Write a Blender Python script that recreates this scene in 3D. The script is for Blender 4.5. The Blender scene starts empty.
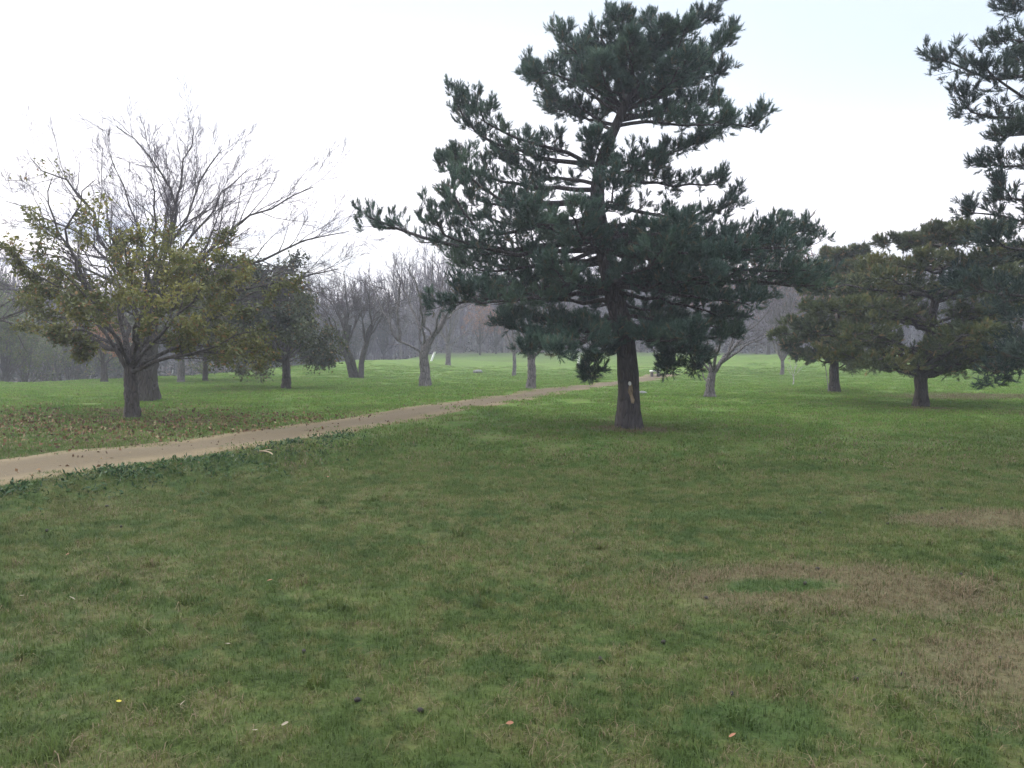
import bpy, math
import numpy as np

RNG = np.random.default_rng(11)
S = bpy.context.scene
COL = S.collection
PI = math.pi

# ------------------------------------------------------------------ camera
CAM_H = 1.6
FPX = 796.0
HOR = 350.0
TH = math.atan((384 - HOR) / FPX)
cam_d = bpy.data.cameras.new('camera')
cam = bpy.data.objects.new('camera', cam_d)
COL.objects.link(cam)
cam.location = (0, 0, CAM_H)
cam.rotation_euler = (PI / 2 - TH, 0, 0)
cam_d.sensor_width = 36
cam_d.lens = 36 * FPX / 1024
cam_d.clip_end = 3000
cam_d.clip_start = 0.05
S.camera = cam


def sstep(a, b, x):
    t = np.clip((np.asarray(x, float) - a) / (b - a), 0, 1)
    return t * t * (3 - 2 * t)


# ------------------------------------------------------------------ terrain
PATH = np.array([[-12.7, -7.0], [-9.45, 0.8], [-7.55, 5.0], [-5.7, 9.1], [-3.65, 13.9], [-1.6, 19.6],
                 [1.0, 27.0], [4.0, 35.0], [9.6, 51.0], [17, 70.0], [30, 95.0]])


def path_x(y):
    # smooth centre line of the path: x as a function of y
    y = np.asarray(y, float)
    v = 0
    for o, w in ((-3, .2), (-1.5, .2), (0, .2), (1.5, .2), (3, .2)):
        v = v + w * np.interp(y + o, PATH[:, 1], PATH[:, 0])
    return v


def path_d(x, y):
    # signed distance across the path, negative to the left
    return (np.asarray(x, float) - path_x(y)) * 0.92


def path_w(y):
    return np.interp(y, [0, 10, 30, 45, 70], [1.02, .95, .86, 1.0, 1.0])


def ground_z(x, y):
    x = np.asarray(x, float)
    y = np.asarray(y, float)
    z = 0.035 * np.sin(x * 0.55 + 1.3) * np.sin(y * 0.43 + 0.6) + 0.02 * np.sin(x * 1.3 + y * 0.9) + 0.012 * np.sin(x * 2.3 - y * 2.9)
    z = z + 0.10 * np.sin(x * 0.11 + 0.4) * np.sin(y * 0.09) * sstep(20, 40, y)
    d = path_d(x, y)
    fade = 1 - sstep(22, 44, y)
    bank = (1 - sstep(1.0, 2.3, d)) * 0.20 * fade
    z = z + bank
    # the path lies a little into the turf
    z = z - 0.03 * (1 - sstep(0.7, 1.25, np.abs(d)))
    # the lawn climbs softly towards the wood
    z = z + 1.25 * sstep(42, 95, y)
    hill = sstep(95, 230, y) * (15 + 4 * sstep(10, 60, x) + 2 * np.sin(x * 0.03 + 1))
    z = z + hill
    # low mound behind the leafy tree
    z = z + 0.55 * np.exp(-((x + 17) / 10) ** 2 - ((y - 62) / 9) ** 2)
    z = z + 0.7 * np.exp(-((x - 27) / 16) ** 2 - ((y - 66) / 9) ** 2)
    # on the far left the ground falls away
    edge = 37 + np.clip(x + 24, 0, 20) * 1.6 - np.clip(-(x + 24), 0, 40) * 0.1
    drop = sstep(0, 22, y - edge) * (1 - sstep(-22, -8, x))
    z = z - 3.4 * drop
    z = z * (1 - 0.8 * drop * sstep(95, 230, y))
    return z


CP, SP = math.cos(TH), math.sin(TH)


def ray(u, v):
    a, b = (u - 512) / FPX, (384 - v) / FPX
    return np.array([a, CP + b * SP, -SP + b * CP])


def P(u, v, Y):
    r = ray(u, v)
    t = Y / r[1]
    return np.array([0, 0, CAM_H]) + r * t


def G(u, v):
    r = ray(u, v)
    o = np.array([0, 0, CAM_H])
    t = 1.0
    while t < 400:
        p = o + r * t
        if p[2] <= float(ground_z(p[0], p[1])):
            break
        t += 0.05
    p = o + r * t
    return np.array([p[0], p[1], float(ground_z(p[0], p[1]))])


# ------------------------------------------------------------------ mesh helpers
def mesh_from(name, verts, faces, attrs=None, smooth=False):
    """faces: list of int arrays (n,3) or (n,4)"""
    me = bpy.data.meshes.new(name)
    verts = np.asarray(verts, np.float32)
    faces = [np.asarray(f, np.int32) for f in faces if len(f)]
    me.vertices.add(len(verts))
    me.vertices.foreach_set('co', verts.ravel())
    nl = sum(f.size for f in faces)
    nf = sum(len(f) for f in faces)
    me.loops.add(nl)
    me.loops.foreach_set('vertex_index', np.concatenate([f.ravel() for f in faces]))
    me.polygons.add(nf)
    st, tot, o = [], [], 0
    for f in faces:
        k = f.shape[1]
        st.append(o + np.arange(len(f), dtype=np.int32) * k)
        o += f.size
    me.polygons.foreach_set('loop_start', np.concatenate(st).astype(np.int32))
    if smooth:
        me.polygons.foreach_set('use_smooth', np.ones(nf, bool))
    for k, a in (attrs or {}).items():
        at = me.attributes.new(k, 'FLOAT', 'POINT')
        at.data.foreach_set('value', np.asarray(a, np.float32))
    me.update(calc_edges=True)
    me.validate()
    return me


class Geo:
    def __init__(self):
        self.v, self.q, self.t, self.a, self.n = [], [], [], [], 0

    def add(self, v, q=None, t=None, a=None):
        v = np.asarray(v, float).reshape(-1, 3)
        if q is not None and len(q):
            self.q.append(np.asarray(q) + self.n)
        if t is not None and len(t):
            self.t.append(np.asarray(t) + self.n)
        self.v.append(v)
        self.a.append(np.full(len(v), 0.5) if a is None else np.broadcast_to(np.asarray(a, float).ravel(), (len(v),)))
        self.n += len(v)
        return self

    def mesh(self, name, smooth=False, origin=None):
        v = np.concatenate(self.v)
        if origin is not None:
            v = v - np.asarray(origin)
        f = []
        if self.q:
            f.append(np.concatenate(self.q))
        if self.t:
            f.append(np.concatenate(self.t))
        return mesh_from(name, v, f, {'tint': np.concatenate(self.a)}, smooth)


def norm(a):
    return a / np.maximum(np.linalg.norm(a, axis=-1, keepdims=True), 1e-9)


def tubes(g, Pn, R, sides=3, tint=None, cap=False):
    Pn = np.asarray(Pn, float)
    R = np.asarray(R, float)
    N, k, _ = Pn.shape
    T = norm(np.gradient(Pn, axis=1))
    mt = np.abs(T.mean(1)[:, 2]) > 0.75 * np.linalg.norm(T.mean(1), axis=1)
    ref = np.where(mt[:, None], np.array([1., 0.05, 0]), np.array([0, 0.03, 1.]))[:, None, :]
    A = norm(np.cross(T, np.broadcast_to(ref, T.shape)))
    B = np.cross(T, A)
    ph = np.arange(sides) * 2 * PI / sides
    V = Pn[:, :, None, :] + R[:, :, None, None] * (np.cos(ph)[None, None, :, None] * A[:, :, None, :] + np.sin(ph)[None, None, :, None] * B[:, :, None, :])
    idx = np.arange(N * k * sides).reshape(N, k, sides)
    nx = np.roll(idx, -1, axis=2)
    q = np.stack([idx[:, :-1], nx[:, :-1], nx[:, 1:], idx[:, 1:]], -1).reshape(-1, 4)
    t = None
    if cap:
        e = idx[:, -1, :]
        t = np.concatenate([np.stack([e[:, 0], e[:, i + 1], e[:, i]], -1) for i in range(1, sides - 1)])
    tt = None if tint is None else np.repeat(np.asarray(tint), k * sides)
    g.add(V.reshape(-1, 3), q, t, tt)


def resample(pts, k):
    pts = np.asarray(pts, float)
    # Catmull-Rom through the points, then even spacing
    p = np.vstack([2 * pts[0] - pts[1], pts, 2 * pts[-1] - pts[-2]])
    out = []
    for i in range(1, len(p) - 2):
        for s in np.linspace(0, 1, 8, endpoint=False):
            a, b, c, d = p[i - 1], p[i], p[i + 1], p[i + 2]
            out.append(0.5 * ((2 * b) + (-a + c) * s + (2 * a - 5 * b + 4 * c - d) * s * s + (-a + 3 * b - 3 * c + d) * s ** 3))
    out.append(pts[-1])
    out = np.array(out)
    L = np.concatenate([[0], np.cumsum(np.linalg.norm(np.diff(out, axis=0), axis=1))])
    s = np.linspace(0, L[-1], k)
    return np.stack([np.interp(s, L, out[:, i]) for i in range(3)], 1)


UP = np.array([0, 0, 1.])


def grow(rng, Pp, Rp, m, t0, t1, ang, ratio, k=5, trop=0.3, wig=0.18, rr=0.55, flat=0.0, shrink=0.5, tip=0.3, rmin=0.002, lmin=0.05):
    N, kp, _ = Pp.shape
    plen = np.linalg.norm(np.diff(Pp, axis=1), axis=2).sum(1)
    t = t0 + (t1 - t0) * (np.arange(m)[None, :] + rng.random((N, m))) / m
    f = t * (kp - 1)
    i = np.clip(f.astype(int), 0, kp - 2)
    w = (f - i)[..., None]
    n_ = np.arange(N)[:, None]
    p0 = Pp[n_, i] * (1 - w) + Pp[n_, i + 1] * w
    r0 = Rp[n_, i] * (1 - w[..., 0]) + Rp[n_, i + 1] * w[..., 0]
    T = norm(Pp[n_, i + 1] - Pp[n_, i])
    rnd = norm(rng.normal(size=(N, m, 3)))
    perp = norm(rnd - (rnd * T).sum(-1, keepdims=True) * T)
    if flat > 0:
        side = norm(np.cross(T, np.broadcast_to(UP, T.shape)) + 1e-6)
        sg = np.where((np.arange(m)[None, :] + rng.integers(0, 2, (N, 1))) % 2 == 0, 1., -1.)[..., None]
        perp = norm(side * sg * flat + perp * (1 - flat))
    a = np.radians(rng.uniform(ang[0], ang[1], (N, m)))[..., None]
    d = norm(np.cos(a) * T + np.sin(a) * perp)
    L = ratio * plen[:, None] * (1 - shrink * t) * rng.uniform(0.65, 1.2, (N, m))
    L = np.maximum(L, lmin)
    M = N * m
    p = p0.reshape(M, 3)
    d = d.reshape(M, 3)
    L = L.reshape(M, 1)
    out = [p]
    for j in range(k - 1):
        p = p + d * L / (k - 1)
        out.append(p)
        d = norm(d + UP * trop / (k - 1) + rng.normal(size=(M, 3)) * wig)
    Pc = np.stack(out, 1)
    rb = np.maximum(r0.reshape(M) * rr, rmin)
    Rc = rb[:, None] * np.linspace(1, tip, k)[None, :]
    return Pc, Rc


def needles(g, rng, B, D, L, nl, n, w, tint, spread=0.95):
    """bottle-brush shoots of needles: bases B, axes D, shoot length L"""
    N = len(B)
    L = np.broadcast_to(L, (N,))
    s = (np.arange(n)[None, :] + rng.random((N, n))) / n
    base = B[:, None, :] + D[:, None, :] * (s * L[:, None])[..., None]
    rnd = rng.normal(size=(N, n, 3))
    Dn = np.broadcast_to(D[:, None, :], rnd.shape)
    perp = norm(rnd - (rnd * Dn).sum(-1, keepdims=True) * Dn)
    a = (rng.uniform(0.35, 1.15, (N, n)) * spread)[..., None] * (1.15 - 0.75 * s[..., None])
    d = norm(np.cos(a) * Dn + np.sin(a) * perp)
    ln = (nl * rng.uniform(0.7, 1.15, (N, n)))[..., None]
    wv = norm(np.cross(d, rng.normal(size=d.shape))) * w
    V = np.stack([base - wv, base + wv, base + d * ln], 2).reshape(-1, 3)
    t = np.arange(N * n * 3).reshape(-1, 3)
    g.add(V, None, t, np.repeat(tint, n * 3))


def leaves(g, rng, B, size, tint, droop=0.3, aspect=0.5):
    N = len(B)
    d = norm(rng.normal(size=(N, 3)) - UP * droop)
    w = norm(np.cross(d, rng.normal(size=(N, 3))))
    s = (size * rng.uniform(0.6, 1.2, N))[:, None]
    nrm = np.cross(d, w)
    V = np.stack([B, B + d * s * .5 + w * s * aspect * .5 + nrm * s * .06, B + d * s, B + d * s * .5 - w * s * aspect * .5 + nrm * s * .06], 1).reshape(-1, 3)
    g.add(V, np.arange(N * 4).reshape(-1, 4), None, np.repeat(tint, 4))


def along(rng, Pp, n, t0=0.2, t1=1.0, jit=0.0):
    N, k, _ = Pp.shape
    t = rng.uniform(t0, t1, (N, n))
    f = t * (k - 1)
    i = np.clip(f.astype(int), 0, k - 2)
    w = (f - i)[..., None]
    n_ = np.arange(N)[:, None]
    p = Pp[n_, i] * (1 - w) + Pp[n_, i + 1] * w
    T = norm(Pp[n_, i + 1] - Pp[n_, i])
    p = p + rng.normal(size=p.shape) * jit
    return p.reshape(-1, 3), T.reshape(-1, 3)


# ------------------------------------------------------------------ objects
def tag(o, label=None, cat=None, group=None, kind=None):
    for k, v in (('label', label), ('category', cat), ('group', group), ('kind', kind)):
        if v:
            o[k] = v
    return o


def obj(name, me, m, parent=None):
    o = bpy.data.objects.new(name, me)
    COL.objects.link(o)
    if m and not me.materials:
        me.materials.append(m)
    if parent:
        o.parent = parent
    return o


def empty(name, loc, label, cat, group=None):
    o = bpy.data.objects.new(name, None)
    COL.objects.link(o)
    o.location = tuple(float(c) for c in loc)
    o.empty_display_size = 0.2
    return tag(o, label, cat, group)


def copy_tree(o, loc, rz=0.0, sc=1.0):
    c = o.copy()
    COL.objects.link(c)
    c.location = tuple(float(q) for q in loc)
    c.rotation_euler = (0, 0, rz)
    c.scale = (sc, sc, sc)
    for ch in list(o.children):
        d = ch.copy()
        COL.objects.link(d)
        d.parent = c
    return c


# ------------------------------------------------------------------ materials
class N:
    def __init__(self, tree):
        self.t = tree

    def n(self, typ, _in=None, **kw):
        nd = self.t.nodes.new(typ)
        for k, v in kw.items():
            setattr(nd, k, v)
        for k, v in (_in or {}).items():
            s = nd.inputs[k]
            if isinstance(v, bpy.types.NodeSocket):
                self.t.links.new(v, s)
            else:
                s.default_value = v
        return nd

    def noise(self, vec, scale, detail=4, rough=0.55):
        return self.n('ShaderNodeTexNoise', {'Vector': vec, 'Scale': scale, 'Detail': detail, 'Roughness': rough}).outputs['Fac']

    def ramp(self, fac, a, b, lo=0.0, hi=1.0):
        return self.n('ShaderNodeMapRange', {'Value': fac, 'From Min': a, 'From Max': b, 'To Min': lo, 'To Max': hi}, interpolation_type='SMOOTHSTEP').outputs[0]

    def mix(self, f, a, b):
        nd = self.t.nodes.new('ShaderNodeMix')
        nd.data_type = 'RGBA'
        for i, v in ((0, f), (6, a), (7, b)):
            s = nd.inputs[i]
            if isinstance(v, bpy.types.NodeSocket):
                self.t.links.new(v, s)
            else:
                s.default_value = v if i == 0 else tuple(v) + (1,) if len(v) == 3 else v
        return nd.outputs[2]

    def math(self, op, a, b=0.0, c=0.0, clamp=False):
        return self.n('ShaderNodeMath', {0: a, 1: b, 2: c}, operation=op, use_clamp=clamp).outputs[0]


def new_mat(name):
    m = bpy.data.materials.new(name)
    m.use_nodes = True
    m.node_tree.nodes.clear()
    k = N(m.node_tree)
    out = k.n('ShaderNodeOutputMaterial')
    return m, k, out


def bump(k, h, strength=0.5, dist=0.02):
    return k.n('ShaderNodeBump', {'Height': h, 'Strength': strength, 'Distance': dist}).outputs[0]


def simple(name, c1, c2, scale=8, rough=0.85, bs=0.4, bd=0.01):
    m, k, out = new_mat(name)
    pos = k.n('ShaderNodeTexCoord').outputs['Object']
    f = k.ramp(k.noise(pos, scale, 6), 0.3, 0.7)
    b = k.n('ShaderNodeBsdfPrincipled', {'Base Color': k.mix(f, c1, c2), 'Roughness': rough, 'Normal': bump(k, k.noise(pos, scale * 4, 6), bs, bd)})
    k.t.links.new(b.outputs[0], out.inputs[0])
    return m


def bark(name, c1, c2, c3, scale=1.0):
    m, k, out = new_mat(name)
    tc = k.n('ShaderNodeTexCoord').outputs['Object']
    mp = k.n('ShaderNodeMapping', {'Vector': tc, 'Scale': (9 * scale, 9 * scale, 2.2 * scale)}).outputs[0]
    vo = k.n('ShaderNodeTexVoronoi', {'Vector': mp, 'Scale': 1.6}, feature='DISTANCE_TO_EDGE').outputs[0]
    n1 = k.noise(mp, 2.0, 8, 0.65)
    n2 = k.noise(tc, 1.7 * scale, 4)
    h = k.math('ADD', k.ramp(vo, 0.0, 0.25), k.math('MULTIPLY', n1, 0.8))
    c = k.mix(k.ramp(vo, 0.0, 0.16), c1, c2)
    c = k.mix(k.ramp(n1, 0.35, 0.75), c, c2)
    c = k.mix(k.ramp(n2, 0.5, 0.75, 0, 0.6), c, c3)
    b = k.n('ShaderNodeBsdfPrincipled', {'Base Color': c, 'Roughness': 0.93, 'Normal': bump(k, h, 0.9, 0.03)})
    k.t.links.new(b.outputs[0], out.inputs[0])
    return m


def foliage(name, cols, trans=0.2, rough=0.6, nscale=0.9):
    """cols: dark, mid, light, odd (old needles/leaves); tint attribute picks among them"""
    m, k, out = new_mat(name)
    at = k.n('ShaderNodeAttribute', attribute_name='tint').outputs['Fac']
    tc = k.n('ShaderNodeTexCoord').outputs['Object']
    nz = k.noise(tc, nscale, 3)
    f = k.math('ADD', k.math('MULTIPLY', at, 0.7), k.math('MULTIPLY', k.math('SUBTRACT', nz, 0.5), 0.9))
    c = k.mix(k.ramp(f, 0.05, 0.4), cols[0], cols[1])
    c = k.mix(k.ramp(f, 0.35, 0.62), c, cols[2])
    c = k.mix(k.ramp(at, 0.86, 0.93), c, cols[3])
    b = k.n('ShaderNodeBsdfPrincipled', {'Base Color': c, 'Roughness': rough, 'Specular IOR Level': 0.3})
    tr = k.n('ShaderNodeBsdfTranslucent', {'Color': c})
    mx = k.n('ShaderNodeMixShader', {0: trans, 1: b.outputs[0], 2: tr.outputs[0]})
    k.t.links.new(mx.outputs[0], out.inputs[0])
    return m


M = {}
M['bark_pine'] = bark('pine_bark', (.018, .016, .017), (.055, .047, .048), (.08, .075, .075))
M['bark_dark'] = bark('dark_bark', (.018, .015, .014), (.055, .046, .042), (.08, .08, .065))
M['bark_grey'] = bark('grey_bark', (.04, .036, .036), (.13, .115, .115), (.21, .185, .18))
M['bark_pale'] = bark('pale_bark', (.16, .15, .15), (.36, .34, .35), (.28, .27, .27))
M['twig_mauve'] = simple('mauve_twig', (.040, .031, .044), (.068, .054, .074), 2)
M['twig_brown'] = simple('brown_twig', (.040, .033, .035), (.07, .055, .056), 2)
M['twig_pale'] = simple('pale_twig', (.13, .115, .145), (.20, .175, .215), 2)
M['needle_blue'] = foliage('blue_green_needles', ((.024, .050, .040), (.052, .098, .074), (.105, .165, .108), (.13, .11, .07)), 0.12)
M['needle_olive'] = foliage('olive_needles', ((.036, .054, .028), (.085, .105, .042), (.185, .185, .062), (.22, .15, .07)), 0.15)
M['needle_dark'] = foliage('dark_needles', ((.020, .040, .034), (.040, .068, .055), (.075, .105, .075), (.10, .08, .06)), 0.1)
M['leaf_yellow'] = foliage('yellow_green_leaves', ((.040, .050, .015), (.095, .104, .025), (.195, .185, .044), (.17, .10, .035)), 0.3)
M['leaf_dark'] = foliage('dark_olive_leaves', ((.020, .030, .014), (.042, .055, .022), (.095, .10, .032), (.12, .08, .03)), 0.2)
M['leaf_orange'] = foliage('orange_leaves', ((.16, .07, .04), (.24, .11, .06), (.33, .17, .10), (.12, .12, .05)), 0.3)
M['leaf_bush'] = foliage('bush_leaves', ((.03, .045, .01), (.06, .085, .016), (.11, .13, .03), (.12, .08, .03)), 0.25)
M['leaf_weed'] = foliage('weed_leaves', ((.015, .04, .012), (.03, .07, .02), (.055, .105, .03), (.10, .09, .04)), 0.2)
M['leaf_wood'] = foliage('wood_leaves', ((.022, .026, .022), (.034, .034, .030), (.055, .047, .046), (.10, .062, .05)), 0.15)
M['litter'] = foliage('fallen_leaves', ((.06, .034, .018), (.12, .062, .030), (.19, .11, .052), (.26, .20, .11)), 0.1, 0.75, 3)
M['white_paint'] = simple('white_paint', (.62, .62, .60), (.75, .75, .73), 6, 0.6)
M['grey_stone'] = simple('grey_stone', (.10, .10, .095), (.18, .18, .17), 9, 0.9)
M['dark_wood'] = simple('dark_wood', (.05, .04, .035), (.09, .075, .065), 12, 0.8)
M['scar'] = simple('bark_scar', (.22, .16, .10), (.32, .25, .17), 14, 0.9)
M['cone'] = simple('pine_cone', (.008, .006, .005), (.022, .015, .012), 60, 0.8)

# lawn colour: one node group, used by the turf and by the blades
ng = bpy.data.node_groups.new('lawn_colour', 'ShaderNodeTree')
ng.interface.new_socket('Green', in_out='OUTPUT', socket_type='NodeSocketColor')
ng.interface.new_socket('Dry', in_out='OUTPUT', socket_type='NodeSocketFloat')
k = N(ng)
go = k.n('NodeGroupOutput')
pos = k.n('ShaderNodeNewGeometry').outputs['Position']
sep = k.n('ShaderNodeSeparateXYZ', {0: pos})
X, Y = sep.outputs[0], sep.outputs[1]
nA, nB, nC = k.noise(pos, 0.23, 3), k.noise(pos, 1.1, 4, 0.6), k.noise(pos, 5.0, 4, 0.65)
lush = k.ramp(k.math('ADD', Y, k.math('MULTIPLY', k.math('SUBTRACT', nA, 0.5), 9.0)), 7, 22)
near_shade_g = k.mix(k.ramp(nB, 0.3, 0.7), (.043, .076, .017), (.085, .116, .028))  # duller foreground green, with the shade there painted in as well
far_g = k.mix(k.ramp(nB, 0.3, 0.72), (.088, .190, .022), (.155, .25, .036))
g_ = k.mix(lush, near_shade_g, far_g)
g_ = k.mix(k.ramp(k.math('ADD', Y, k.math('MULTIPLY', k.math('SUBTRACT', nA, 0.5), 30.0)), 56, 86, 0, .85), g_, (.042, .082, .022))  # shade of the slope before the wood, painted as darker green
g_ = k.mix(k.ramp(nC, 0.45, 0.62, 0, 0.5), g_, (.135, .135, .04))
nD = k.noise(pos, 11.0, 3, 0.6)
g_ = k.mix(k.ramp(nD, 0.5, 0.68, 0, 0.5), g_, (.030, .045, .016))


def blob(cx, cy, rx, ry, amp=0.35):
    dx = k.math('DIVIDE', k.math('SUBTRACT', X, cx), rx)
    dy = k.math('DIVIDE', k.math('SUBTRACT', Y, cy), ry)
    r2 = k.math('SQRT', k.math('ADD', k.math('MULTIPLY', dx, dx), k.math('MULTIPLY', dy, dy)))
    r2 = k.math('ADD', r2, k.math('MULTIPLY', k.math('SUBTRACT', nB, 0.5), 2.2 * amp))
    r2 = k.math('ADD', r2, k.math('MULTIPLY', k.math('SUBTRACT', nC, 0.5), 1.6 * amp))
    return k.ramp(r2, 0.45, 1.15, 1.0, 0.0)


dry = k.math('MULTIPLY', k.ramp(k.math('ADD', k.math('MULTIPLY', nA, 0.45), k.math('MULTIPLY', nB, 0.55)), 0.42, 0.66), k.ramp(Y, 9, 30, 0.36, 0.12))
dry = k.math('ADD', dry, k.math('MULTIPLY', k.math('SUBTRACT', nC, 0.5), 1.2), 0, True)
for a in ((2.15, 5.25, 1.5, .75), (3.0, 3.9, 1.4, .8), (14.5, 19.5, 2.6, 1.3), (17, 27, 5, 2.0), (4.4, 7.4, .9, .5), (2.45, 15.9, 1.1, .7), (11.3, 21.6, .9, .6), (-9, 18.1, .8, .6)):
    dry = k.math('MAXIMUM', dry, k.math('MULTIPLY', blob(*a), 0.8))
wet = blob(1.75, 5.22, .55, .22, .25)
for a in ((1.9, 7.7, .9, .35), (-4.2, 10.3, 1.2, .8), (-5.5, 8.2, .8, .7), (1.1, 3.3, .4, .3)):
    wet = k.math('MAXIMUM', wet, blob(*a))
dry = k.math('MULTIPLY', dry, k.math('SUBTRACT', 1.0, wet))
g_ = k.mix(k.math('MULTIPLY', wet, 0.55), g_, (.042, .082, .022))
ng.links.new(g_, go.inputs[0])
ng.links.new(dry, go.inputs[1])

# turf sheet
m, k, out = new_mat('turf')
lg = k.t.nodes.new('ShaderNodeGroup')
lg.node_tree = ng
pos = k.n('ShaderNodeNewGeometry').outputs['Position']
f1, f2 = k.noise(pos, 22, 6, 0.7), k.noise(pos, 3.0, 6, 0.7)
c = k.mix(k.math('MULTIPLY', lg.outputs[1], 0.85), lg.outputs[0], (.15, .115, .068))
c = k.mix(k.ramp(f1, 0.3, 0.75), k.mix(0.55, c, (.02, .022, .012)), c)
c = k.mix(k.ramp(f2, 0.55, 0.8, 0, 0.25), c, (.13, .12, .05))
# brown forest floor under the far wood
sy = k.n('ShaderNodeSeparateXYZ', {0: pos}).outputs[1]
fl = k.ramp(k.math('ADD', sy, k.math('MULTIPLY', k.noise(pos, 0.08, 4), 24)), 96, 112)
c = k.mix(fl, c, k.mix(f2, (.030, .034, .024), (.055, .045, .040)))
hh = k.math('ADD', f1, k.math('MULTIPLY', f2, 1.5))
b = k.n('ShaderNodeBsdfPrincipled', {'Base Color': c, 'Roughness': 0.95, 'Specular IOR Level': 0.15, 'Normal': bump(k, hh, 0.8, 0.03)})
k.t.links.new(b.outputs[0], out.inputs[0])
M['turf'] = m

# grass blades
m, k, out = new_mat('grass_blades')
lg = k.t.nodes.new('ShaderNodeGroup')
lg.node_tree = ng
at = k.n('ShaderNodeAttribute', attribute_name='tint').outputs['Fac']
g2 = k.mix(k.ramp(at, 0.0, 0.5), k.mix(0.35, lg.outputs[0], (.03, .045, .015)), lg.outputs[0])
isdry = k.ramp(k.math('ADD', at, lg.outputs[1]), 0.98, 1.12)
strawc = k.mix(k.noise(k.n('ShaderNodeNewGeometry').outputs['Position'], 30, 2), (.095, .072, .040), (.21, .165, .10))
c = k.mix(isdry, g2, strawc)
b = k.n('ShaderNodeBsdfPrincipled', {'Base Color': c, 'Roughness': 0.75, 'Specular IOR Level': 0.2})
tr = k.n('ShaderNodeBsdfTranslucent', {'Color': c})
mx = k.n('ShaderNodeMixShader', {0: 0.3, 1: b.outputs[0], 2: tr.outputs[0]})
k.t.links.new(mx.outputs[0], out.inputs[0])
M['blade'] = m

# path
m, k, out = new_mat('sandy_path')
at = k.n('ShaderNodeAttribute', attribute_name='tint').outputs['Fac']
pos = k.n('ShaderNodeNewGeometry').outputs['Position']
a1, a2, a3 = k.noise(pos, 1.3, 5, 0.6), k.noise(pos, 14, 6, 0.7), k.noise(pos, 70, 4, 0.7)
cen = k.ramp(k.math('ADD', at, k.math('MULTIPLY', k.math('SUBTRACT', a1, .5), .8)), 0.35, 0.75)
c = k.mix(cen, (.082, .056, .024), (.136, .098, .046))
c = k.mix(k.ramp(a2, 0.45, 0.75, 0, 0.5), c, (.045, .034, .018))
c = k.mix(k.ramp(a3, 0.6, 0.75, 0, 0.4), c, (.24, .20, .15))
b = k.n('ShaderNodeBsdfPrincipled', {'Base Color': c, 'Roughness': 0.95, 'Normal': bump(k, k.math('ADD', a2, a3), 0.6, 0.02)})
k.t.links.new(b.outputs[0], out.inputs[0])
M['path'] = m


# ------------------------------------------------------------------ ground
def axis(lo, a, b, hi, step, gr=1.09):
    mid = list(np.arange(a, b + 1e-6, step))
    s, v, left = step, a, []
    while v > lo:
        s *= gr
        v -= s
        left.append(v)
    s, v, right = step, b, []
    while v < hi:
        s *= gr
        v += s
        right.append(v)
    return np.array(left[::-1] + mid + right)


xs = axis(-700, -17, 17, 700, 0.2)
ys = axis(-120, 1, 36, 1300, 0.2, 1.05)
XX, YY = np.meshgrid(xs, ys)
ZZ = ground_z(XX, YY)
nx_, ny_ = len(xs), len(ys)
vid = np.arange(nx_ * ny_).reshape(ny_, nx_)
quads = np.stack([vid[:-1, :-1], vid[:-1, 1:], vid[1:, 1:], vid[1:, :-1]], -1).reshape(-1, 4)
dd = np.abs(path_d(XX, YY)) - path_w(YY)
wedge = (np.abs(XX) < 0.74 * YY + 2.2) & (YY > 1.6)
offp = sstep(-0.22, 0.14, dd + 0.13 * np.sin(XX * 5 + YY * 3.1) + 0.06 * np.sin(YY * 9.0))
near_d = wedge * offp * (1 - sstep(10.5, 13.5, YY))
far_d = wedge * offp * sstep(9.5, 12.5, YY) * (1 - sstep(50, 62, YY)) * (1 - 0.45 * sstep(20, 45, YY))
me = mesh_from('ground', np.stack([XX, YY, ZZ], -1).reshape(-1, 3), [quads],
               {'near_density': near_d.ravel(), 'far_density': far_d.ravel()}, True)
ground = tag(obj('ground', me, M['turf']), kind='structure')

# path strip
yy = np.concatenate([np.arange(-6, 40, 0.18), np.arange(40, 53, 0.4)])
cx = path_x(yy)
wd = path_w(yy) + 0.06
edgeL = wd + 0.09 * np.sin(yy * 1.9) + 0.05 * np.sin(yy * 5.3 + 1)
edgeR = wd + 0.08 * np.sin(yy * 1.4 + 2) + 0.05 * np.sin(yy * 6.1)
cols = np.linspace(-1, 1, 13)
Vp, ta = [], []
for c_ in cols:
    off = np.where(c_ < 0, c_ * edgeL, c_ * edgeR)
    x_ = cx + off * 1.087
    z_ = ground_z(x_, yy) + 0.02 + 0.012 * (1 - abs(c_)) - (0.035 if abs(c_) > 0.99 else 0)
    Vp.append(np.stack([x_, yy, z_], -1))
    ta.append(np.full(len(yy), abs(c_)))
Vp = np.stack(Vp, 1)
vid = np.arange(Vp.shape[0] * 13).reshape(-1, 13)
q = np.stack([vid[:-1, :-1], vid[:-1, 1:], vid[1:, 1:], vid[1:, :-1]], -1).reshape(-1, 4)
me = mesh_from('dirt_path', Vp.reshape(-1, 3), [q], {'tint': np.stack(ta, 1).ravel()}, True)
tag(obj('dirt_path', me, M['path']), kind='structure')


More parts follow.
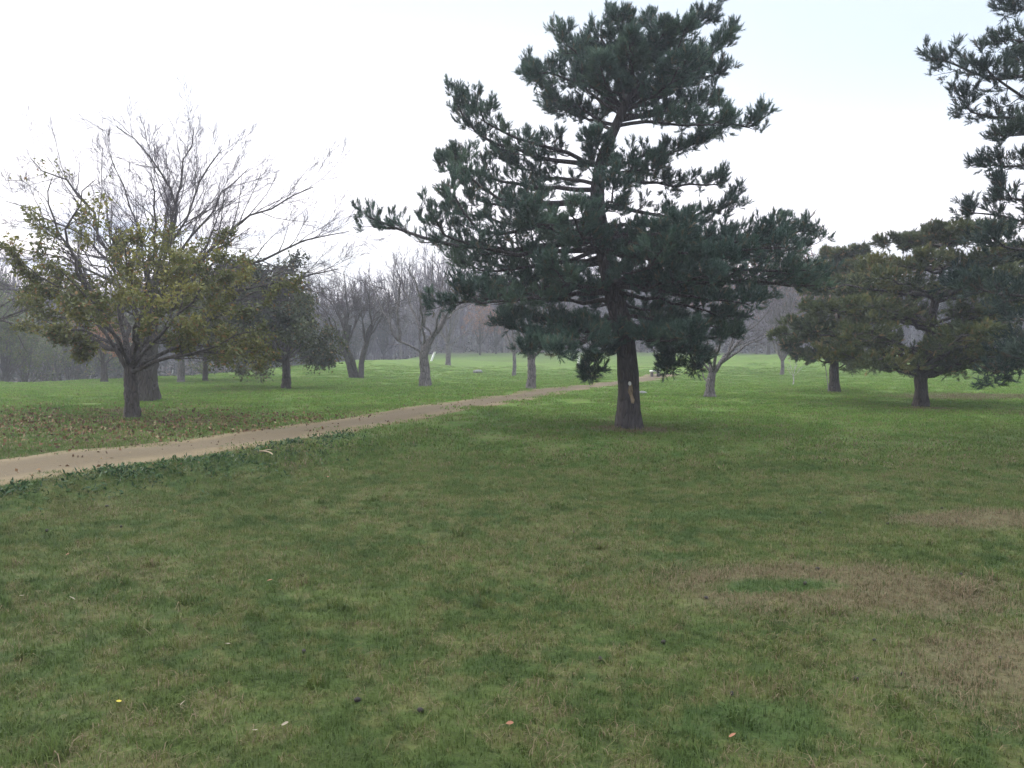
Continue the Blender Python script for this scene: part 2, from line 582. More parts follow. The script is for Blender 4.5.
# ------------------------------------------------------------------ grass (uncountable): geometry nodes scatter the tuft held by the object
def blades_tile(rng, n, rad, h, w, clump=0.5):
    nc = max(3, n // 9)
    cc = rng.uniform(-rad, rad, (nc, 2))
    ci = rng.integers(0, nc, n)
    xy = np.where(rng.random((n, 1)) < clump, cc[ci] + rng.normal(size=(n, 2)) * rad * 0.10, rng.uniform(-rad, rad, (n, 2)))
    b = np.concatenate([xy, np.full((n, 1), -0.006)], 1)
    a = rng.uniform(0, 2 * PI, n)
    lean = rng.uniform(0.15, 1.25, n)
    H = h * rng.uniform(0.45, 1.25, n)
    tv = rng.random(n)
    lying = rng.random(n) < .07
    lean = np.where(lying, 2.7, lean)
    tv = np.where(lying, .93 + .07 * tv, tv)
    d = np.stack([np.cos(a), np.sin(a), np.zeros(n)], 1)
    s = np.stack([-np.sin(a), np.cos(a), np.zeros(n)], 1) * w
    mid = b + UP * (H * 0.6)[:, None] + d * (H * lean * 0.3)[:, None]
    tip = b + UP * (H * (1 - 0.3 * lean))[:, None] + d * (H * lean * 0.9)[:, None]
    V = np.stack([b - s, b + s, mid + s * .8, mid - s * .8, tip], 1).reshape(-1, 3)
    i = np.arange(n)[:, None] * 5
    return V, i + np.array([[0, 1, 2, 3]]), i + np.array([[3, 2, 4]]), np.repeat(tv, 5)


def scatter(name, tile, attr, density, seed, label):
    V, q, t, a = tile
    me = mesh_from(name, V, [q, t], {'tint': a})
    me.materials.append(M['blade'])
    o = obj(name, me, None)
    tag(o, label, 'grass', kind='stuff')
    gt = bpy.data.node_groups.new(name + '_scatter', 'GeometryNodeTree')
    gt.interface.new_socket('Geometry', in_out='INPUT', socket_type='NodeSocketGeometry')
    gt.interface.new_socket('Geometry', in_out='OUTPUT', socket_type='NodeSocketGeometry')
    kk = N(gt)
    gi, gout = kk.n('NodeGroupInput'), kk.n('NodeGroupOutput')
    oi = kk.n('GeometryNodeObjectInfo', {'Object': ground})
    na = kk.n('GeometryNodeInputNamedAttribute', {'Name': attr}, data_type='FLOAT')
    dens = kk.math('MULTIPLY', na.outputs[0], density)
    dp = kk.n('GeometryNodeDistributePointsOnFaces', {'Mesh': oi.outputs['Geometry'], 'Density': dens, 'Seed': seed}, distribute_method='RANDOM')
    rv = kk.n('FunctionNodeRandomValue', {'Seed': seed + 3}, data_type='FLOAT_VECTOR')
    rv.inputs[0].default_value = (-0.06, -0.06, 0)
    rv.inputs[1].default_value = (0.06, 0.06, 6.283)
    rs = kk.n('FunctionNodeRandomValue', {2: 0.6, 3: 1.25, 'Seed': seed + 7}, data_type='FLOAT')
    ip = kk.n('GeometryNodeInstanceOnPoints', {'Points': dp.outputs['Points'], 'Instance': gi.outputs[0], 'Rotation': rv.outputs[0], 'Scale': rs.outputs[1]})
    gt.links.new(ip.outputs[0], gout.inputs[0])
    md = o.modifiers.new('scatter', 'NODES')
    md.node_group = gt
    return o


r_ = np.random.default_rng(5)
scatter('lawn_grass', blades_tile(r_, 150, 0.17, 0.040, 0.0017), 'near_density', 66, 3, 'short mixed green and straw lawn grass in the foreground')
scatter('lawn_grass', blades_tile(r_, 230, 0.5, 0.05, 0.006), 'far_density', 7.5, 9, 'brighter green lawn grass further off among the trees')

# ------------------------------------------------------------------ litter, weeds
scatter('grass_tufts', blades_tile(r_, 60, 0.05, 0.085, 0.0026), 'near_density', 1.6, 15, 'taller dark green grass tufts dotted over the foreground lawn')
r_ = np.random.default_rng(8)


def on_ground(x, y, dz=0.0):
    return np.stack([x, y, ground_z(x, y) + dz], -1)


g = Geo()
n = 9000
y = r_.normal(15.0, 1.9, n)
x = r_.normal(0, 1, n) * 3.4 - 7.6 - (y - 15) * 0.3
ok = (path_d(x, y) < -0.6) & (y > 9)
x, y = x[ok], y[ok]
leaves(g, r_, on_ground(x, y, 0.03), 0.062, r_.random(len(x)), 0.1, 0.7)
n = 700
y = r_.uniform(8, 26, n)
x = path_x(y) + r_.uniform(-1.8, 1.6, n)
leaves(g, r_, on_ground(x, y, 0.03), 0.05, r_.random(n), 0.1, 0.7)
tag(obj('leaf_litter', g.mesh('leaf_litter'), M['litter']), 'brown fallen leaves littering the grass below the yellow green tree', 'fallen leaves', kind='stuff')

g = Geo()
n = 1000
y = r_.uniform(7.2, 15.0, n)
x = path_x(y) + (path_w(y) + 0.15 + np.abs(r_.normal(0, 0.42, n))) / 0.92
cl = 0.5 + 0.5 * np.sin(y * 3.1) * np.sin(x * 4.3 + 1)
keep = r_.random(n) < (0.25 + 0.75 * cl) * np.interp(y, [7, 9, 12.5, 13.5], [.3, 1, 1, 0])
x, y = x[keep], y[keep]
for j in range(6):
    leaves(g, r_, on_ground(x + r_.normal(0, .05, len(x)), y + r_.normal(0, .05, len(x)), 0.012 + .006 * j), 0.065, r_.random(len(x)) * .9, -0.25, 0.38)
tag(obj('bank_weeds', g.mesh('bank_weeds'), M['leaf_weed']), 'dark green broad leaved weeds on the bank beside the dirt path', 'weeds', kind='stuff')


# ------------------------------------------------------------------ trees
def trunk_tube(g, rng, pts, radii, sides=14, k=22, flare=1.5, rough=0.06):
    pts = np.asarray(pts, float)
    pp = resample(pts, k)
    L = np.concatenate([[0], np.cumsum(np.linalg.norm(np.diff(pts, axis=0), axis=1))])
    s = np.linspace(0, L[-1], k)
    rr = np.interp(s, L, radii)
    rr = rr * (1 + (flare - 1) * np.exp(-s / (0.9 * radii[0] + 0.05)))
    pp[0, 2] -= 0.12
    n0 = g.n
    tubes(g, pp[None], rr[None], sides, None, True)
    V = g.v[-1].reshape(k, sides, 3)
    ph = np.arange(sides) / sides * 2 * PI
    lob = 1 + 0.16 * np.exp(-s / 0.25)[:, None] * np.sin(ph * 5 + 1)[None, :] + rough * rng.normal(size=(k, sides)) + 0.05 * np.sin(ph * 3 + 2)[None, :]
    V = pp[:, None, :] + (V - pp[:, None, :]) * lob[..., None]
    g.v[-1] = V.reshape(-1, 3)
    return pp, rr


def rel(a, o):
    return np.asarray(a, float) - np.asarray(o, float)


def pine(name, base, trunk, tr, limbs, label, bark_m, need_m, rng, side=13, twig=5, shoots=3, nn=34, nl=0.10, nw=0.0042, sl=0.17,
         ratio=0.36, trop=0.55, brown=0.05, cat='pine tree', extra=None, sparse=None, lift=0.55, shr=.62):
    """limbs: list of polylines (world points); first point on the trunk"""
    t = empty(name, base, label, cat)
    g = Geo()
    trunk_tube(g, rng, rel(trunk, base), tr, flare=1.2)
    obj('trunk', g.mesh('trunk', True), bark_m, t)
    gb, gc = Geo(), Geo()
    K = 9
    LP = np.stack([resample(rel(l, base), K) for l in limbs])
    LP[:, 1:-1] += rng.normal(size=(len(limbs), K - 2, 3)) * 0.035
    ll = np.linalg.norm(np.diff(LP, axis=1), axis=2).sum(1)
    LR = (0.012 + 0.013 * ll)[:, None] * np.linspace(1, 0.28, K)[None, :]
    tubes(gb, LP, LR, 7)
    SPp, SR = grow(rng, LP, LR, side, 0.22, 0.98, (45, 80), ratio, 5, trop, 0.12, 0.42, flat=0.75, shrink=shr, rmin=0.005)
    # leading shoots at the very tip
    SP2, SR2 = grow(rng, LP, LR, 4, 0.85, 1.0, (5, 40), ratio * .7, 5, trop, 0.12, 0.5, shrink=0.3, rmin=0.005)
    SPp, SR = np.concatenate([SPp, SP2]), np.concatenate([SR, SR2])
    if sparse is not None:
        kp = rng.random(len(SPp)) > sparse
        SPp, SR = SPp[kp], SR[kp]
    tubes(gb, SPp, SR, 4)
    TP, TR = grow(rng, SPp, SR, twig, 0.2, 1.0, (25, 60), 0.42, 4, trop, 0.15, 0.5, flat=0.3, shrink=0.35, rmin=0.003, lmin=0.14)
    tubes(gb, TP, TR, 3)
    obj('branches', gb.mesh('branches', True), bark_m, t)
    B, T = along(rng, TP, shoots, 0.35, 1.0)
    B2, T2 = TP[:, -1], norm(TP[:, -1] - TP[:, -2])
    B, T = np.concatenate([B, B2]), np.concatenate([T, T2])
    D = norm(T + UP * lift + rng.normal(size=T.shape) * 0.45)
    # neighbouring shoots share a tint, so the crown shows light and dark clumps
    cl = 0.5 + 0.5 * np.sin(B[:, 0] * 3.9 + 2 * np.sin(B[:, 2] * 4.3)) * np.sin(B[:, 1] * 3.7 + B[:, 2] * 5.3)
    lid = np.concatenate([np.repeat(np.arange(len(limbs)), side), np.repeat(np.arange(len(limbs)), 4)])
    if sparse is not None:
        lid = lid[kp]
    lid = np.repeat(lid, twig)
    lid = np.concatenate([np.repeat(lid, shoots), lid])
    lt = rng.random(len(limbs))[lid]
    tint = np.clip(0.0 + 0.4 * cl + 0.3 * lt + 0.2 * rng.random(len(B)), 0, 0.85)
    tint = np.where(rng.random(len(B)) < brown, 0.97, tint)
    needles(gc, rng, B, D, sl * rng.uniform(.7, 1.3, len(B)), nl, nn, nw, tint)
    obj('crown', gc.mesh('crown'), need_m, t)
    return t


def pix_limbs(spec, D0, pull=0.0):
    """spec: list of (list of (u,v), depth offset at the tip)"""
    out = []
    for pts, dy in spec:
        n = len(pts)
        if pull:
            pts = [tuple(np.array(p) + (np.array(pts[0]) - np.array(p)) * pull * (i / (n - 1))) for i, p in enumerate(pts)]
        out.append([P(u, v, D0 + dy * (i / (n - 1)) ** 0.8) for i, (u, v) in enumerate(pts)])
    return out


def lerp_poly(pts, z):
    pts = np.asarray(pts, float)
    return np.array([np.interp(z, pts[:, 2], pts[:, 0]), np.interp(z, pts[:, 2], pts[:, 1]), z])


# main pine
rng = np.random.default_rng(21)
b = G(630, 428)
D0 = b[1]
tp = [(630, 428), (628, 385), (624, 335), (612, 290), (602, 240), (597, 195), (603, 156), (615, 128), (624, 108), (632, 80), (630, 45)]
tk = [b] + [P(u, v, D0) for u, v in tp[1:]]
spec = [
    ([(596, 165), (548, 157), (498, 145), (458, 122), (441, 92)], -.5),
    ([(597, 166), (560, 150), (520, 140), (480, 118), (468, 100)], -1.2),
    ([(614, 125), (570, 108), (540, 88), (520, 62)], .3),
    ([(612, 130), (585, 118), (562, 108), (545, 105)], 1.4),
    ([(622, 106), (590, 72), (568, 50), (556, 26)], -.5),
    ([(626, 100), (608, 60), (602, 30), (606, 8)], .2),
    ([(630, 88), (622, 50), (618, 28), (622, 12)], -.6),
    ([(630, 92), (650, 55), (655, 30), (652, 16)], .7),
    ([(630, 96), (668, 55), (692, 28), (716, 10)], .2),
    ([(628, 104), (680, 78), (715, 58), (736, 30)], -.4),
    ([(628, 108), (665, 92), (690, 70), (700, 50)], 1.6),
    ([(628, 110), (660, 90), (680, 72), (690, 58)], -1.8),
    ([(620, 120), (672, 112), (722, 122), (760, 126), (778, 116)], .4),
    ([(616, 126), (660, 122), (700, 128), (735, 118)], -1.2),
    ([(618, 122), (650, 110), (690, 106), (715, 98)], .9),
    ([(602, 164), (640, 160), (675, 152), (700, 144), (712, 138)], -.3),
    ([(598, 176), (640, 181), (680, 186), (708, 186), (728, 185)], .5),
    ([(600, 172), (630, 172), (650, 168), (664, 160)], -.5),
    ([(600, 205), (660, 216), (700, 218), (728, 213), (746, 201)], .1),
    ([(597, 190), (550, 190), (500, 180), (462, 168), (432, 164)], .5),
    ([(597, 198), (550, 205), (505, 200), (470, 185), (442, 154)], -.8),
    ([(598, 215), (550, 225), (500, 225), (470, 215), (440, 212)], 1.2),
    ([(602, 240), (560, 244), (510, 250), (450, 246), (395, 234), (348, 215)], -.4),
    ([(602, 245), (540, 252), (490, 252), (440, 238), (420, 215)], -1.6),
    ([(606, 255), (560, 262), (510, 268), (465, 262), (440, 250)], 1.2),
    ([(612, 288), (560, 286), (510, 292), (462, 302), (424, 304)], -.3),
    ([(612, 292), (560, 296), (520, 300), (480, 302), (450, 290)], -1.7),
    ([(614, 300), (570, 302), (530, 300), (490, 292)], 1.8),
    ([(620, 320), (590, 325), (555, 330), (525, 332), (495, 325)], -1.1),
    ([(622, 328), (595, 338), (560, 345), (530, 348)], .9),
    ([(624, 335), (604, 345), (594, 362), (586, 378)], -.5),
    ([(620, 318), (600, 330), (575, 342), (550, 355)], -2.2),
    ([(602, 235), (650, 232), (700, 238), (750, 238), (790, 236), (822, 230)], .3),
    ([(604, 245), (650, 248), (710, 252), (760, 250), (800, 248)], -1.2),
    ([(600, 225), (640, 232), (668, 236), (690, 238)], -2.4),
    ([(606, 250), (660, 262), (700, 262), (740, 255)], 1.6),
    ([(612, 280), (660, 278), (715, 284), (770, 282), (812, 290), (832, 286)], -.2),
    ([(612, 290), (650, 286), (690, 280), (720, 275)], -2.2),
    ([(612, 292), (660, 300), (710, 312), (745, 318)], .4),
    ([(622, 322), (660, 330), (700, 338), (738, 336)], -.4),
    ([(624, 330), (655, 340), (680, 352), (668, 374)], -.6),
    ([(624, 332), (660, 345), (690, 348), (702, 368)], .5),
    ([(622, 325), (645, 335), (665, 340), (700, 335)], -1.9),
    ([(612, 300), (640, 310), (660, 318), (680, 318)], 2.2),
    ([(622, 106), (580, 80), (545, 72), (530, 70)], -1.0),
    ([(622, 110), (590, 92), (575, 75), (572, 45)], 1.0),
    ([(628, 104), (660, 70), (680, 45), (690, 22)], -.9),
    ([(628, 108), (670, 85), (705, 78), (728, 70)], .9),
    ([(598, 185), (560, 178), (520, 168), (490, 155)], .9),
    ([(598, 205), (550, 205), (505, 205), (470, 200), (450, 180)], 1.6),
    ([(600, 225), (550, 228), (500, 232), (465, 225), (440, 190)], -1.4),
    ([(602, 250), (555, 262), (510, 270), (475, 272), (450, 262)], -.6),
    ([(606, 262), (560, 272), (520, 282), (490, 290), (470, 292)], 2.0),
    ([(620, 318), (585, 322), (545, 322), (505, 315)], 1.6),
    ([(622, 325), (595, 330), (560, 338), (520, 350)], -1.6),
    ([(604, 240), (660, 242), (710, 246), (750, 244), (782, 232)], -.8),
    ([(604, 250), (660, 255), (720, 258), (770, 262), (800, 262)], 1.0),
    ([(612, 282), (670, 286), (730, 296), (775, 302)], 1.2),
    ([(612, 286), (660, 292), (710, 300), (760, 306)], -1.3),
    ([(604, 240), (670, 246), (730, 252), (785, 254), (826, 244)], .9),
    ([(604, 244), (660, 250), (710, 258), (740, 258)], -1.7),
    ([(606, 250), (680, 262), (740, 270), (790, 276), (822, 272)], -.7),
    ([(606, 246), (670, 246), (730, 242), (770, 240), (800, 226)], .2),
    ([(612, 284), (670, 284), (730, 282), (790, 286), (828, 282)], .6),
    ([(622, 318), (660, 322), (695, 326), (730, 330)], 1.3),
    ([(622, 328), (650, 336), (675, 345), (705, 352)], -1.0),
]
limbs = pix_limbs(spec, D0, 0.08)
# limbs that reach towards and away from the camera
for z, L, az in ((2.6, 2.2, 95), (3.0, 2.4, 285), (3.3, 2.6, 75), (3.6, 2.5, 250), (3.9, 2.5, 110), (4.2, 2.2, 270), (4.0, 2.3, 85), (2.8, 2.3, 235), (2.9, 2.3, 310),
                 (3.5, 2.3, 300), (3.8, 2.2, 225), (7.0, 1.2, 262), (6.9, 1.2, 80), (7.3, 1.0, 300), (6.6, 1.3, 240), (6.6, 1.2, 100), (7.4, .9, 150), (5.2, 1.2, 260)):
    p0 = lerp_poly(tk, z)
    d = np.array([math.cos(math.radians(az)), math.sin(math.radians(az)), 0])
    limbs.append([p0, p0 + d * L * .4 + UP * .02, p0 + d * L * .75 + UP * .1, p0 + d * L + UP * .35])
mp = pine('pine_tree', b, tk, [.235, .215, .20, .18, .16, .14, .12, .10, .085, .06, .03], limbs,
          'tall dark blue green pine standing alone in the middle of the lawn', M['bark_pine'], M['needle_blue'], rng,
          side=18, twig=6, shoots=4, nn=24, nw=.0046, nl=.082, sl=.125, ratio=0.20, trop=.45, lift=.9, shr=.30, sparse=.08)
# scar and small white tag on the trunk, facing the camera
gs = Geo()
o_ = rel(P(629, 393, D0), b)
ring = []
pr = [(-.03, .16), (.025, .17), (.04, .07), (.035, -.03), (.075, -.12), (.06, -.19), (.01, -.18), (-.01, -.06), (-.045, .03)]
ny = -0.262
vv = [(o_[0] + x, ny - 0.012 - 0.25 * 0, o_[2] + z) for x, z in pr] + [(o_[0] + x * 1.15, ny + 0.06, o_[2] + z * 1.1) for x, z in pr]
nq = len(pr)
quadsS = [(i, (i + 1) % nq, nq + (i + 1) % nq, nq + i) for i in range(nq)]
trS = [(0, i, i + 1) for i in range(1, nq - 1)]
gs.add(vv, np.array(quadsS), np.array(trS))
obj('bark_scar', gs.mesh('bark_scar'), M['scar'], mp)
gs = Geo()
o_ = rel(P(628, 383, D0), b)
pr = [(math.cos(a) * .028, math.sin(a) * .042) for a in np.linspace(0, 2 * PI, 10, endpoint=False)]
vv = [(o_[0] + x, -.275, o_[2] + z) for x, z in pr] + [(o_[0] + x, -.2, o_[2] + z) for x, z in pr]
gs.add(vv, np.array([(i, (i + 1) % 10, 10 + (i + 1) % 10, 10 + i) for i in range(10)]), np.array([(0, i, i + 1) for i in range(1, 9)]))
obj('tree_tag', gs.mesh('tree_tag'), M['white_paint'], mp)

# near pine whose trunk stands just beyond the right edge
rng = np.random.default_rng(31)
D1 = 14.0
X1 = (1118 - 512) / FPX * D1
b = np.array([X1, D1, float(ground_z(X1, D1))])
tk = [b, b + (.05, 0, 2.5), b + (-.1, .1, 5), b + (.1, 0, 7.5), b + (0, 0, 9.6)]
spec = [([(1110, -40), (1060, -10), (1020, 5), (1000, 12)], .4), ([(1112, 10), (1060, 30), (1020, 45), (1005, 40)], -.6),
        ([(1110, 60), (1050, 75), (990, 78), (928, 58)], .3), ([(1110, 85), (1050, 92), (1000, 85), (975, 62)], -.5),
        ([(1110, 110), (1040, 118), (985, 115), (952, 98)], .5), ([(1112, 130), (1060, 135), (1015, 138), (998, 134)], -.3),
        ([(1112, 160), (1060, 166), (1010, 168), (978, 165)], .2), ([(1112, 200), (1060, 205), (1020, 205), (998, 186)], -.4),
        ([(1112, 225), (1060, 225), (1010, 222), (962, 212)], .6), ([(1112, 250), (1050, 252), (1010, 250), (985, 235)], -.8),
        ([(1112, 285), (1050, 290), (1000, 290), (950, 280)], .8), ([(1112, 300), (1060, 300), (1010, 296), (970, 288)], -.6),
        ([(1112, 320), (1060, 335), (1010, 350), (985, 378)], -.3), ([(1112, 325), (1060, 340), (1020, 352), (1005, 372)], .6),
        ([(1112, 330), (1070, 335), (1040, 350), (1020, 360)], -.9), ([(1112, 30), (1070, 40), (1030, 60), (1010, 64)], .9)]
limbs = pix_limbs(spec, D1, 0.05)
for z in np.linspace(2.0, 9.0, 16):
    az = math.radians(z * 137 * 3)
    if math.cos(az) < -0.3:
        az += PI
    L = 3.0 - 0.22 * z
    p0 = lerp_poly(tk, z + float(b[2]))
    d = np.array([math.cos(az), math.sin(az), 0])
    limbs.append([p0, p0 + d * L * .5, p0 + d * L + UP * .3])
pine('pine_tree', b, tk, [.24, .2, .15, .09, .03], limbs, 'tall dark pine at the right edge, only its limbs reaching into view', M['bark_pine'],
     M['needle_dark'], rng, side=13, twig=5, shoots=3, nn=20, nw=.006, nl=.085, sl=.13, ratio=.22, trop=.4, lift=.8, shr=.4)


def spread_pine(base, H, crown_z, prof, trunk, tr, nl_, label, need, rng, tiers=6, **kw):
    limbs = []
    for i in range(nl_):
        s = (i + rng.random() * .6) / nl_
        s = (math.floor(s * tiers) + .5) / tiers + rng.uniform(-.025, .025)
        z = crown_z + (H - crown_z) * s * 0.95
        az = i * 2.399 + rng.normal() * .3
        L = np.interp(s, prof[0], prof[1]) * rng.uniform(.8, 1.12)
        z0 = max(crown_z * .8, z - 0.3 * L * (1 - s))
        p0 = lerp_poly(trunk, base[2] + min(z0, H * .85))
        d = np.array([math.cos(az), math.sin(az), 0])
        zt = base[2] + z
        limbs.append([p0, p0 + d * L * .35 + UP * (zt - p0[2]) * .55, p0 + d * L * .7 + UP * (zt - p0[2]) * .9,
                      p0 + d * L + UP * ((zt - p0[2]) + rng.uniform(-.25, .2) * (1 - s))])
    return pine('pine_tree', base, trunk, tr, limbs, label, M['bark_dark'], need, rng, **kw)


rng = np.random.default_rng(41)
b = G(920, 408)
D2 = b[1]
tk = [b, P(921, 392, D2), P(921, 372, D2), P(928, 340, D2), P(935, 300, D2), P(943, 268, D2)]
spread_pine(b, 5.4, 1.1, ([0, .2, .5, .8, 1], [2.8, 3.7, 3.3, 2.4, 1.0]), tk, [.20, .17, .18, .13, .10, .04], 54,
            'broad spreading olive green pine with a short bent trunk, right side of the lawn', M['needle_olive'], rng,
            side=17, twig=6, shoots=3, nn=20, nw=.0085, nl=.09, sl=.13, brown=.05, ratio=.20, trop=.12, lift=.8, shr=.4)
rng = np.random.default_rng(43)
b = G(834, 393)
D3 = b[1]
tk = [b, P(834, 372, D3), P(836, 340, D3), P(842, 300, D3), P(845, 270, D3)]
spread_pine(b, 5.6, 1.1, ([0, .25, .6, 1], [1.4, 1.65, 1.5, .6]), tk, [.19, .16, .13, .09, .04], 34,
            'smaller yellowish pine behind the broad spreading pine, a thin cane leaning at its trunk', M['needle_olive'], rng,
            side=15, twig=6, shoots=3, nn=18, nw=.011, nl=.10, sl=.13, brown=.09, ratio=.30, trop=.10, lift=.7, tiers=7)


def decid(name, base, trunk, tr, limbs, label, barkm, twigm, rng, counts=(8, 6, 5), ratios=(.5, .45, .45), trop=.35, wig=.14, leaf=None, cat='tree',
          group=None, limb_r=.018, rmin=.004, sides=(7, 5, 3, 3), ang=(22, 50), gap=-.9, flare=1.18, t0=.3, split=True, stems=None):
    t = empty(name, base, label, cat, group)
    g = Geo()
    trunk_tube(g, rng, rel(trunk, base), tr, flare=flare)
    for st, sr in (stems or []):
        trunk_tube(g, rng, rel(st, base), sr, flare=1.2)
    obj('trunk', g.mesh('trunk', True), barkm, t)
    K = 10
    LP = np.stack([resample(rel(l, base), K) for l in limbs])
    ll = np.linalg.norm(np.diff(LP, axis=1), axis=2).sum(1)
    LP[:, 1:-1] += rng.normal(size=(len(limbs), K - 2, 3)) * (0.012 * ll)[:, None, None]
    LR = (limb_r * ll)[:, None] * np.linspace(1, .2, K)[None, :]
    gb, gc = Geo(), Geo()
    tubes(gb, LP, LR, sides[0])
    cur = (LP, LR)
    levels = []
    for i, (m_, ra) in enumerate(zip(counts, ratios)):
        cur = grow(rng, cur[0], cur[1], m_, t0, .98, ang, ra, 5 if i < 2 else 4, trop, wig, .5, shrink=.45, rmin=rmin * (1.0 if i else 1.6), tip=.35)
        levels.append(cur)
        tubes(gb if i == 0 else gc, cur[0], cur[1], sides[min(i + 1, 3)])
    obj('branches', gb.mesh('branches', True), barkm, t)
    if leaf is None:
        obj('crown', gc.mesh('crown'), twigm, t)
    else:
        if len(levels) > 1:
            obj('twigs', gc.mesh('twigs'), twigm, t)
        gl = Geo()
        sz, per, mat, jit, fn = leaf
        B, T = along(rng, levels[-1][0], per, .2, 1.0, jit)
        if fn is not None:
            kp = fn(B + np.asarray(base)) > rng.random(len(B))
            B = B[kp]
        gapn = np.sin(B[:, 0] * 4.1 + 1.7 * np.sin(B[:, 2] * 3.3)) + np.sin(B[:, 1] * 3.7 + B[:, 2] * 4.9 + 1.3 * np.sin(B[:, 0] * 2.9))
        B = B[gapn + rng.normal(size=len(B)) * .35 > gap]
        cl = 0.5 + 0.5 * np.sin(B[:, 0] * 1.9 + 2 * np.sin(B[:, 2] * 1.7)) * np.sin(B[:, 1] * 2.1 + B[:, 2] * 2.2)
        tint = np.clip(.15 + .5 * cl + .3 * rng.random(len(B)), 0, .85)
        tint = np.where(rng.random(len(B)) < .08, .97, tint)
        leaves(gl, rng, B, sz, tint, .4, .55)
        obj('crown', gl.mesh('crown'), mat, t)
    return t


# big bare tree on the left
rng = np.random.default_rng(51)
b = G(146, 401)
D4 = b[1]
tk = [b, P(146, 380, D4), P(148, 345, D4), P(150, 315, D4), P(151, 290, D4)]
spec = [([(150, 318), (122, 262), (88, 200), (50, 165), (14, 136)], .8), ([(150, 300), (140, 235), (122, 180), (104, 135)], -1.2),
        ([(151, 295), (168, 232), (175, 188), (146, 140), (112, 104)], .6), ([(151, 295), (172, 235), (182, 175), (200, 104)], 1.8),
        ([(151, 300), (172, 250), (196, 190), (232, 128)], -1.0), ([(151, 302), (182, 258), (214, 205), (262, 150)], .6),
        ([(151, 310), (190, 268), (246, 218), (336, 170)], -.6), ([(151, 315), (188, 285), (245, 262), (310, 240), (376, 220)], .9),
        ([(151, 320), (190, 300), (265, 284), (364, 262)], -1.4), ([(150, 312), (116, 268), (55, 218), (-14, 186)], -1.0),
        ([(149, 318), (110, 282), (50, 252), (-4, 238)], .9), ([(149, 325), (105, 300), (45, 285), (-10, 282)], -2.0),
        ([(151, 300), (165, 240), (180, 190), (190, 160)], 4.0), ([(151, 305), (150, 250), (160, 205), (150, 160)], -4.2),
        ([(151, 308), (120, 262), (100, 235), (80, 220)], 4.0), ([(151, 308), (200, 262), (230, 238), (250, 220)], 4.3),
        ([(151, 308), (190, 275), (215, 262), (230, 250)], -4.3), ([(150, 310), (120, 280), (95, 262), (70, 240)], -3.8)]
decid('bare_tree', b, tk, [.33, .31, .27, .22, .14], pix_limbs(spec, D4, .12), 'large leafless tree with a wide fan of twigs behind the yellow green tree',
      M['bark_dark'], M['twig_mauve'], rng, counts=(14, 9, 8), ratios=(.42, .48, .5), trop=.3, wig=.10, rmin=.0042, limb_r=.0105, ang=(20, 42))

# yellow green leafy tree at the front left
rng = np.random.default_rng(52)
b = G(133, 419)
D5 = b[1]
tk = [b, P(132, 400, D5), P(131, 382, D5), P(130, 366, D5)]
spec = [([(131, 378), (116, 345), (92, 318), (60, 290), (22, 262)], -.4), ([(130, 372), (110, 330), (88, 285), (78, 240)], .7),
        ([(131, 368), (140, 335), (132, 290), (120, 232)], -.6), ([(131, 368), (148, 330), (162, 285), (172, 235)], .5),
        ([(131, 370), (155, 340), (190, 305), (218, 262)], -.6), ([(131, 374), (160, 352), (200, 330), (240, 300), (275, 290)], .4),
        ([(125, 350), (95, 335), (60, 325), (30, 305)], 1.0), ([(131, 372), (165, 358), (205, 348), (250, 332)], -1.2),
        ([(118, 345), (100, 340), (82, 345), (60, 340)], -.9), ([(131, 366), (135, 330), (145, 300), (150, 270)], -2.2),
        ([(131, 366), (128, 325), (120, 285), (105, 250)], 2.3), ([(131, 366), (150, 325), (175, 290), (200, 280)], 2.3),
        ([(130, 368), (112, 330), (90, 300), (60, 270)], -2.2), ([(100, 300), (70, 250), (48, 205), (52, 178)], .3), ([(92, 300), (66, 240), (80, 200), (95, 180)], -.3),
        ([(131, 372), (170, 356), (215, 352), (262, 352)], .6), ([(131, 372), (150, 345), (185, 335), (220, 320)], 1.6), ([(120, 350), (80, 335), (60, 315), (35, 290)], 1.9),
        ([(131, 368), (140, 330), (170, 300), (210, 240)], .2), ([(131, 368), (120, 320), (135, 270), (150, 228)], 1.4)]


def mass(Bw):
    # fewer leaves on the outer, upper twigs
    u = 512 + FPX * Bw[:, 0] / Bw[:, 1]
    v = HOR - FPX * (Bw[:, 2] - CAM_H) / Bw[:, 1]
    h = (Bw[:, 2] - CAM_H) / 2.9
    return np.clip(1.25 - 1.0 * np.clip(h, 0, 2) ** 2, .06, 1)


decid('leafy_tree', b, tk, [.155, .14, .13, .115], pix_limbs(spec, D5), 'small tree with thinning yellow green leaves and forked trunk, nearest tree on the left',
      M['bark_dark'], M['twig_brown'], rng, counts=(7, 5, 4), ratios=(.42, .45, .5), leaf=(.09, 15, M['leaf_yellow'], .06, mass), gap=-.6, trop=.25, wig=.16, limb_r=.015)


def auto_limbs(rng, base, fork_z, n, R, H, lean=(0, 0), low=.3):
    out = []
    for i in range(n):
        az = i * 2.399 + rng.normal() * .25
        s = (i + .5) / n
        el = np.interp(s, [0, 1], [low, 1.0])
        r = R * math.cos(el * PI / 2 * .93) * rng.uniform(.85, 1.1) + .1
        z = fork_z + (H - fork_z) * (0.08 + .92 * math.sin(el * PI / 2)) * rng.uniform(.9, 1.03)
        p0 = np.array(base) + UP * fork_z * (0.85 + .15 * s)
        tip_ = np.array(base) + np.array([math.cos(az) * r + lean[0], math.sin(az) * r + lean[1], z])
        mid = p0 * .5 + tip_ * .5 + np.array([math.cos(az), math.sin(az), 0]) * r * .12
        out.append([p0, mid, tip_])
    return out


